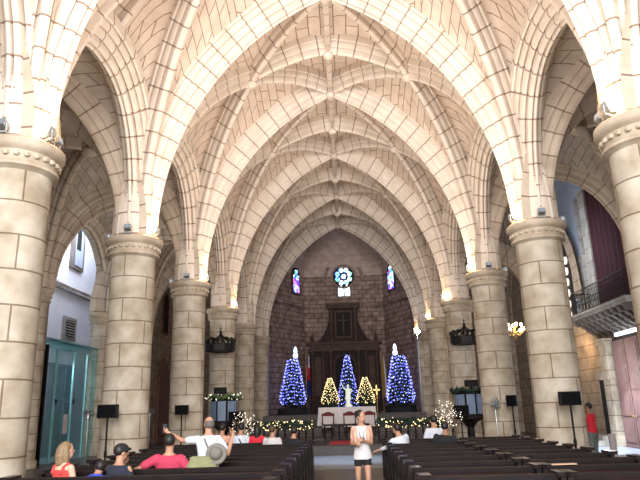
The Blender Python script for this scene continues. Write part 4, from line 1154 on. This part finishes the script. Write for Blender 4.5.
def person(label, loc, rz, H, pose='stand', lean=(0, .02), arms=None, legs=None, skin='skin', hair='hair_black', hairstyle='short',
           top='white_shirt', sleeve=.55, bottom='jean', leg_len=1.0, head=(0, 0), vox=.012, skirt=False, female=False, shirt_hem=-.02, cap=None, build_=1.0, top_neck=0.0):
    s = H/1.7; k = build_
    root = empty('person', loc, rz, label, 'person')
    pz = .92 if pose == 'stand' else .57
    pel = V((0, 0, pz)); up = V((lean[0], lean[1], 1)).normalized()
    fw = V((0, 1, 0)); fw = (fw-up*fw.dot(up)).normalized(); rt = fw.cross(up)
    def S(t, x=0, y=0): return pel+up*t+rt*x+fw*y
    fsh = .92 if female else 1.0
    TOR = [(-.13, .09*k, .08*k, 0), (-.08, .15*k, .105*k, 0), (0, .165*k*(1.03 if female else 1), .115*k, -.005), (.10, .145*k*(.95 if female else 1), .105*k, .0), (.22, .15*k*fsh, .108*k, .01),
           (.33, .168*k*fsh, .115*k, .015), (.42, .178*k*fsh, .10*k, .0), (.465, .150*k*fsh, .080, -.005), (.50, .098, .068, -.003), (.53, .060, .060, .0), (.57, .059, .060, .01), (.62, .056, .058, .015)]
    neck = S(.57); hd = S(.668, 0, .03)
    HY = Matrix.Rotation(head[0], 3, 'Z') @ Matrix.Rotation(head[1], 3, 'X')
    def Hp(x, y, z): return hd+HY @ V((x, y, z))
    HT = HY.to_4x4()
    sh = {'L': S(.445, -.175*k*fsh), 'R': S(.445, .175*k*fsh)}
    hip = {'L': S(-.02, -.09*k), 'R': S(-.02, .09*k)}
    if legs is None:
        if pose == 'stand': legs = {'L': ((-.10, .01, .49), (-.11, -.02, .08)), 'R': ((.10, .03, .49), (.11, .02, .08))}
        else: legs = {'L': ((-.12, .38, .52), (-.12, .30, .08)), 'R': ((.12, .38, .52), (.12, .30, .08))}
    if arms is None: arms = {'L': ((-.24, .02, -.27), (-.25, .12, -.50)), 'R': ((.24, .02, -.27), (.25, .12, -.50))}
    A = {}
    for q in 'LR':
        e, w = arms[q][0], arms[q][1]
        # given relative to the pelvis-based shoulder
        base = sh[q]; A[q] = (base, base+V(e)-V((-.175 if q == 'L' else .175, 0, 0)), base+V(w)-V((-.175 if q == 'L' else .175, 0, 0)))
    b = MB()
    b.rings([(S(t, 0, y), rt*rx, fw*ry) for t, rx, ry, y in TOR], 20)
    # head: cranium, jaw, nose, ears
    b.ell(hd+HY @ V((0, -.008, .025)), (.078, .098, .104), 16, 11, T=HT)
    b.ell(hd+HY @ V((0, .018, -.045)), (.058, .070, .068), 14, 9, T=HT)
    b.tube([Hp(0, .088, .012), Hp(0, .110, -.018), Hp(0, .102, -.026)], [.008, .013, .012], 7)
    for sx in (-1, 1): b.ell(Hp(sx*.079, -.005, -.005), (.012, .02, .03), 8, 6, T=HT)
    b.tube([neck-up*.04, hd-up*.06], [.060, .057], 12)
    for q in 'LR':
        a0, a1, a2 = A[q]
        b.tube([a0, a0.lerp(a1, .45), a1], [.052*k, .045*k, .038], 12)
        b.tube([a1, a1.lerp(a2, .35), a2], [.038, .038, .026], 12)
        d = (a2-a1).normalized(); sgn = -1 if q == 'L' else 1
        side = V(arms[q][2]).normalized() if len(arms[q]) > 2 else (rt*(-sgn))
        pn = side-d*side.dot(d); pn = pn.normalized() if pn.length > .1 else fw   # palm normal
        wv = d.cross(pn).normalized()                                              # across the palm
        b.tube([a2, a2+d*.045, a2+d*.085], [.026, .030, .028], 8)
        b.tube([a2+d*.05-wv*.025, a2+d*.05+wv*.025], [.016, .016], 7); b.tube([a2+d*.085-wv*.027, a2+d*.085+wv*.027], [.014, .014], 7)
        for f in range(4):
            o = wv*(-.030+.020*f); L = (.066, .078, .074, .058)[f]; p0 = a2+d*.085+o
            p1 = p0+d*L*.5+pn*.010; p2 = p1+d*L*.38+pn*.026; b.tube([p0, p1, p2], [.0095, .009, .008], 7)
        th0 = a2+d*.03-wv*.022; b.tube([th0, th0-wv*.028+d*.026+pn*.008, th0-wv*.036+d*.055+pn*.02], [.012, .011, .009], 7)
        h0 = hip[q]; kn, an = V(legs[q][0]), V(legs[q][1])
        b.tube([h0, h0.lerp(kn, .4), kn], [.088*k, .08*k, .055], 14)
        b.tube([kn, kn.lerp(an, .3), an], [.052, .055, .034], 12)
        b.tube([an+V((0, -.04, -.035)), an+V((0, .06, -.045)), an+V((0, .17, -.055))], [.035, .036, .026], 10)
    mats = [M[skin], M['eye'], M['lip']]
    body = remesh(b, 'body', mats, vox, 3, root)
    eyes = [Hp(-.033, .089, .012), Hp(.033, .089, .012)]; mouth = Hp(0, .085, -.058)
    HI = HY.inverted(); idx = []
    for p in body.data.polygons:
        c = p.center; v = 0
        if (c-hd).length < .16:
            if min((c-e).length for e in eyes) < .0125: v = 1
            else:
                l = HI @ (c-hd)
                if l.y > .06 and abs(l.z+.055) < .008 and abs(l.x) < .024: v = 2
        idx.append(v)
    body.data.polygons.foreach_set('material_index', idx)
    # clothing
    g = .016
    def clothe(nm, mb, mat, v=.014): return remesh(mb, nm, M[mat], v, 3, root)
    c = MB()
    rr = [(S(t, 0, y), rt*(rx+g), fw*(ry+g)) for t, rx, ry, y in TOR if shirt_hem-.001 <= t <= .51-top_neck]
    if shirt_hem < -.02: rr = [(S(shirt_hem), rt*(.175*k+g), fw*(.13*k+g))]+[q for q in rr if True]
    if shirt_hem < -.1: rr = [(S(shirt_hem), rt*(.19*k+g), fw*(.14*k+g)), (S(0), rt*(.17*k+g), fw*(.12*k+g))]+[(S(t, 0, y), rt*(rx+g), fw*(ry+g)) for t, rx, ry, y in TOR if .05 <= t <= .51-top_neck]
    c.rings(rr, 22)
    if top_neck > 0:
        for sx in (-1, 1): c.tube([S(.38, sx*.10, -.11), S(.47, sx*.105, -.075), S(.50, sx*.10, 0), S(.46, sx*.10, .08), S(.38, sx*.10, .11)], .022, 8)
    if sleeve > 0:
        for q in 'LR':
            a0, a1, a2 = A[q]
            if sleeve <= 1: c.tube([a0-(a0-S(.40)).normalized()*.02, a0.lerp(a1, sleeve)], [.066*k, .058*k], 12)
            else: c.tube([a0, a0.lerp(a1, .5), a1, a1.lerp(a2, min(.97, sleeve-1))], [.066*k, .06*k, .052, .042], 12)
    clothe('shirt', c, top)
    c = MB()
    if skirt:
        c.rings([(S(-.32), rt*.20, fw*.15), (S(-.15), rt*.19, fw*.14), (S(0), rt*.178, fw*.128), (S(.06), rt*.165, fw*.12)], 20)
    else:
        c.rings([(S(t, 0, y), rt*(rx+g*.8), fw*(ry+g*.8)) for t, rx, ry, y in TOR if t <= .06], 20)
        for q in 'LR':
            h0 = hip[q]; kn, an = V(legs[q][0]), V(legs[q][1])
            if leg_len < 1: c.tube([h0, h0.lerp(kn, leg_len)], [.10*k, .09*k], 14)
            else: c.tube([h0, h0.lerp(kn, .5), kn, kn.lerp(an, .92)], [.105*k, .092*k, .07, .055], 14)
    clothe('shorts' if leg_len < 1 and not skirt else 'trousers', c, bottom)
    c = MB()
    for q in 'LR':
        an = V(legs[q][1]); c.tube([an+V((0, -.045, -.04)), an+V((0, .06, -.048)), an+V((0, .18, -.055))], [.044, .046, .036], 10)
    clothe('shoes', c, 'blackcloth')
    # hair
    c = MB()
    if hairstyle != 'none':
        c.ell(hd+HY @ V((0, -.026, .042)), (.089, .098, .100), 16, 10, T=HT)
        if hairstyle == 'balding': c = MB(); c.ell(hd+HY @ V((0, -.045, .012)), (.087, .078, .078), 16, 10, T=HT)
        if hairstyle in ('long', 'shoulder'):
            L = .30 if hairstyle == 'long' else .17
            c.tube([Hp(0, -.07, .03), Hp(0, -.085, -.06), Hp(0, -.09, -.06-L*.6), Hp(0, -.085, -.06-L)], [.08, .085, .075, .03], 12)
            for sx in (-1, 1): c.tube([Hp(sx*.06, -.03, .03), Hp(sx*.078, -.03, -.06), Hp(sx*.08, -.035, -.06-L*.5)], [.04, .035, .02], 8)
        if hairstyle == 'bun':
            c.ell(Hp(0, -.11, .075), (.045, .045, .045), 10, 7)
            for sx in (-1, 1): c.ell(Hp(sx*.065, .0, .03), (.022, .04, .05), 8, 6, T=HT)
        remesh(c, 'hair', M[hair], .012, 3, root)
    if cap:
        c = MB(); c.ell(hd+HY @ V((0, -.005, .055)), (.093, .112, .088), 16, 9, T=HT)
        c.tube([Hp(-.05, .09, .055), Hp(0, .135, .048), Hp(.05, .09, .055)], [.018, .022, .018], 8); remesh(c, 'cap', M[cap], .012, 2, root)
    root.scale = (s, s, s)
    info = dict(root=root, hd=hd, sh=sh, A=A, S=S, s=s)
    return info

# standing woman in the aisle, facing the camera
wi = person('woman in white top, peach cardigan and black shorts walking down the aisle', (.46, 12.0, 0), PI, 1.62, 'stand', (.01, .03),
       {'L': ((-.21, .03, -.27), (-.06, .24, -.22), (1, 0, .3)), 'R': ((.22, -.02, -.28), (.14, .22, -.28), (-1, 0, .3))},
       {'L': ((-.09, .10, .49), (-.08, .05, .09)), 'R': ((.10, .0, .48), (.09, -.14, .12))}, 'skin', 'hair_black', 'bun', 'cream_top', 0, 'blackcloth', .46, (.85, -.05), .0095, False, True, -.12, build_=.92)
root = wi['root']; S_ = wi['S']
c = MB()
for q, sx in (('L', -1), ('R', 1)):
    a0, a1, a2 = wi['A'][q]
    c.tube([a0, a0.lerp(a1, .6)], [.062, .056], 12)
    c.tube([S_(.47, sx*.06, -.03), S_(.42, sx*.12, .06), S_(.30, sx*.125, .10), S_(.17, sx*.12, .085)], [.04, .05, .05, .03], 10)
c.rings([(S_(.16, 0, -.05), V((.15, 0, 0)), V((0, .09, 0))), (S_(.3, 0, -.04), V((.175, 0, 0)), V((0, .1, 0))), (S_(.43, 0, -.035), V((.185, 0, 0)), V((0, .085, 0))), (S_(.49, 0, -.03), V((.1, 0, 0)), V((0, .06, 0)))], 18)
remesh(c, 'cardigan', M['peach'], .013, 3, root)
ph = MB(); a2 = wi['A']['L'][2]; 
ph_o = empty('camera_strap', (0, 0, 0)); bpy.data.objects.remove(ph_o)
c = MB(); c.tube([S_(.50, -.065, .0), S_(.40, -.05, .12), S_(.27, -.02, .15)], .005, 5); c.tube([S_(.50, .065, .0), S_(.40, .05, .12), S_(.27, .02, .15)], .005, 5); c.box(-.05, .05, .13, .18, 0, .07, T=Matrix.Translation(S_(.21))); c.build('camera_strap', M['navy'], root)

# man in white shirt with a bag, standing with arm stretched out to the left
mi_ = person('balding man in white shirt standing in the left pews with one arm stretched out', (-1.93, 9.72, 0), .12, 1.60, 'stand', (0, .03),
       {'L': ((-.43, .16, -.02), (-.66, .24, .10), (1, .2, 0)), 'R': ((.31, .0, -.24), (.37, .14, .0), (-1, .2, 0))}, None, 'skin', 'hair_grey', 'balding', 'white_shirt', .62, 'jean', 1.0, (.35, .05), .012, build_=1.03)
root = mi_['root']; S_ = mi_['S']
c = MB(); c.tube([S_(.50, -.07, .05), S_(.51, -.075, -.03), S_(.40, -.03, -.14), S_(.2, .06, -.15), S_(.04, .12, -.15)], .018, 6); bs = c.build('bag_strap', M['strap'], root, smooth=60)
bag = empty('shoulder_bag', (-1.96, 9.50, .735), .12, 'olive green canvas shoulder bag hanging on the back of the white shirted man', 'bag')
c = MB(); c.rings([((0, 0, 0), (.24, 0, 0), (0, .05, 0)), ((0, 0, .04), (.25, 0, 0), (0, .065, 0)), ((0, 0, .2), (.23, 0, 0), (0, .06, 0)), ((.02, 0, .30), (.19, 0, 0), (0, .05, 0)), ((.02, 0, .32), (.18, 0, 0), (0, .03, 0))], 20); c.build('pouch', M['olive'], bag, smooth=50)
c = MB(); c.box(-.18, .2, -.075, -.055, .17, .315); c.build('flap', M['olive'], bag)
hat = MB(); hat.lathe([(.16, 0), (.15, .02), (.10, .03), (.09, .1), (.05, .13), (0, .135)], 18); o = hat.build('sun_hat', M['strap'], smooth=50, loc=(-1.76, 9.50, 1.08)); o.rotation_euler = (1.3, .2, 0); tag(o, 'grey sun hat hanging on the white shirted man\'s bag', 'hat')
w2 = root.matrix_basis; a2 = mi_['A']['L'][2]; a1 = mi_['A']['L'][1]
Rz = Matrix.Rotation(.12, 3, 'Z'); hp = V((-1.93, 9.72, 0))+Rz @ ((a2+(a2-a1).normalized()*.10)*mi_['s'])
c = MB(); c.box(-.035, .035, -.006, .006, -.06, .08); o = c.build('phone', M['phone'], loc=tuple(hp+V((-.005, .025, .02)))); tag(o, 'dark phone held up in the outstretched hand of the white shirted man', 'phone')

# man in raspberry shirt, arms along the pew
person('man in raspberry pink t-shirt seated in the left pews, arms spread along the pew', (-2.52, 9.70, 0), .0, 1.72, 'sit', (.03, -.12),
       {'L': ((-.38, -.05, -.12), (-.58, .02, -.20), (0, 0, -1)), 'R': ((.34, .0, -.22), (.40, -.05, -.42), (0, 0, -1))}, None, 'skin', 'hair_black', 'short', 'pink', .78, 'jean', 1.0, (.0, .1), .012, build_=1.12)
# woman in coral tank top
person('blonde woman in coral red sleeveless top seated at the far left of the pews', (-3.78, 8.86, 0), -.5, 1.66, 'sit', (0, .04),
       {'L': ((-.22, .06, -.27), (-.14, .28, -.30), (1, 0, 0)), 'R': ((.22, .06, -.27), (.14, .28, -.30), (-1, 0, 0))}, None, 'skin_light', 'hair_blond', 'shoulder', 'coral', 0, 'jean', 1.0, (-.3, .1), .012, female=True, top_neck=.06)
# man in cap
person('man in dark cap and navy shirt seated on the left, hand at his chin', (-3.0, 8.86, 0), -.35, 1.60, 'sit', (0, .06),
       {'L': ((-.26, .16, -.20), (-.12, .22, .02), (.5, -1, 0)), 'R': ((.24, .06, -.26), (.16, .28, -.28), (-1, 0, 0))}, None, 'skin', 'hair_black', 'short', 'navy', .6, 'jean', 1.0, (-.5, 0), .012, cap='blackcloth')
# child in blue, leaning
person('person leaning forward in royal blue shirt seated beside the capped man', (-3.34, 8.74, .0), 0, 1.5, 'sit', (.0, .75),
       None, None, 'skin', 'hair_black', 'short', 'royal', .6, 'jean', 1.0, (.3, .3), .014)
# far people seated in the front rows
person('dark haired person with bare arms raised, seated front left beside the pulpit', (-3.0, 16.12, 0), .0, 1.72, 'sit', (0, .03),
       {'L': ((-.26, .1, -.2), (-.20, .2, .03), (1, 0, 0)), 'R': ((.28, .12, -.14), (.20, .2, .08), (-1, 0, 0))}, None, 'skin', 'hair_black', 'short', 'peach', .3, 'jean', 1.0, (0, .1), .016)
w1p = person('dark haired person in white shirt with dark shoulder strap, seated front left', (-2.52, 16.12, 0), .1, 1.72, 'sit', (0, .03), None, None, 'skin', 'hair_black', 'short', 'white_shirt', .8, 'jean', 1.0, (.3, .1), .016)
c = MB(); S_ = w1p['S']; c.tube([S_(.49, -.09, .03), S_(.50, -.09, -.05), S_(.35, 0, -.145), S_(.1, .13, -.11)], .014, 6); c.build('bag_strap', M['navy'], w1p['root'])
person('woman with long black hair in red shirt seated in the front left pew', (-2.1, 16.12, 0), .0, 1.68, 'sit', (0, .03), None, None, 'skin', 'hair_black', 'long', 'red_shirt', .8, 'jean', 1.0, (0, .1), .016, female=True)
person('dark haired person in cream sleeves seated near the aisle in the left front pews', (-1.62, 15.2, 0), -.3, 1.66, 'sit', (0, .08), None, None, 'skin', 'hair_brown', 'short', 'cream_top', 1.5, 'jean', 1.0, (-.3, .2), .016)
person('person in black jacket seated at the aisle end of the left pews', (-1.18, 15.2, 0), -.3, 1.62, 'sit', (.12, .15), None, None, 'skin', 'hair_black', 'short', 'blackcloth', 1.9, 'jean', 1.0, (0, .2), .016)
person('person in white shirt seated sideways at the aisle end of the right pews', (1.45, 14.3, 0), .5, 1.68, 'sit', (-.22, .12),
       {'L': ((-.30, .12, -.14), (-.46, .22, -.20), (0, 0, -1)), 'R': ((.24, .06, -.26), (.2, .26, -.3), (-1, 0, 0))}, None, 'skin', 'hair_black', 'short', 'white_shirt', 1.5, 'jean', 1.0, (.2, .2), .016)
person('tall person in white shirt seated in the front right pew before the lit bare tree', (2.36, 16.12, 0), .1, 1.80, 'sit', (0, .02), None, None, 'skin', 'hair_black', 'short', 'white_shirt', .8, 'jean', 1.0, (.2, .1), .016)
person('person in black clothes seated in the right pews below the lit bare tree', (2.3, 14.3, 0), -.2, 1.66, 'sit', (.1, .06), None, None, 'skin_dark', 'hair_black', 'short', 'blackcloth', 1.9, 'jean', 1.0, (-.3, .1), .016, build_=1.1)
# man in red standing by the right column
person('man in red t-shirt and grey trousers standing beside the second right column', (6.58, 17.0, 0), .7, 1.62, 'stand', (0, .02),
       {'L': ((-.22, .12, -.26), (-.10, .30, -.12), (1, 0, 0)), 'R': ((.23, .08, -.27), (.12, .3, -.2), (-1, 0, 0))}, None, 'skin_dark', 'hair_black', 'short', 'red_shirt', .7, 'grey_trouser', 1.0, (.4, 0), .014)

# ------------------------------------------------------------------ light
sc = bpy.context.scene
w = bpy.data.worlds.new('world'); sc.world = w; w.use_nodes = True
bg = w.node_tree.nodes['Background']; bg.inputs['Color'].default_value = (.86, .93, 1.0, 1); bg.inputs['Strength'].default_value = 1.5
# daylight from the west door behind the camera
area('west_daylight', (0, -12, 8), (0, 18, 11), 10, 10, (1.0, .98, .97), 7200)
# fill lamps added below the vault to brighten it, bay by bay
for i, e in ((0, 230), (1, 290), (2, 200), (3, 90), (4, 24), (5, 6)):
    y = (YP[i]+YP[i+1])/2
    area('vault_fill', (0, y, 5.2), (0, y, 14), 5, 3.5, (1.0, .93, .85), e)
area('chapel_daylight', (-11.6, 28, 11.8), (-13.0, 28, 4), 2, 10, (.80, .85, 1.0), 1300)
area('left_aisle_light', (-8, 26, 5.0), (-8, 26, 10), 3, 9, (1.0, .93, .85), 110)
area('right_aisle_daylight', (8.2, 24, 7.6), (10.6, 25, 6.5), 2, 2, (.85, .92, 1.0), 90)
spot('aisle_floor_spot', (8.6, 22.5, 5.6), (9.0, 22.9, 0), (.75, .86, 1.0), 3800, .9, .4)  # overhead spot added for the daylight on the aisle floor
point('balcony_fill', (9.2, 23.0, 2.6), (.85, .92, 1.0), 110, .3)  # lamp added to brighten the corbels under the balcony
area('vestibule_fill', (-11.5, 24.2, 4.0), (-12.8, 25.8, 1.2), .6, 2, (.92, .94, 1.0), 110)  # lamp added to brighten the door behind the glass
spot('front_floor_spot', (0, 20, 9), (0, 21.5, 0), (.60, .76, 1.0), 3300, .5, .8)  # bluish spot added overhead to brighten the front floor
area('apse_light', (0, 40.2, 10.5), (0, 45, 9), 3, 1.5, (.95, .78, .80), 17)
area('apse_low', (0, 31, 8), (0, 42, 3), 3, 2, (.80, .74, 1.0), 4)
sc.view_settings.view_transform = 'Standard'
sc.view_settings.look = 'None'
sc.view_settings.exposure = 0.42
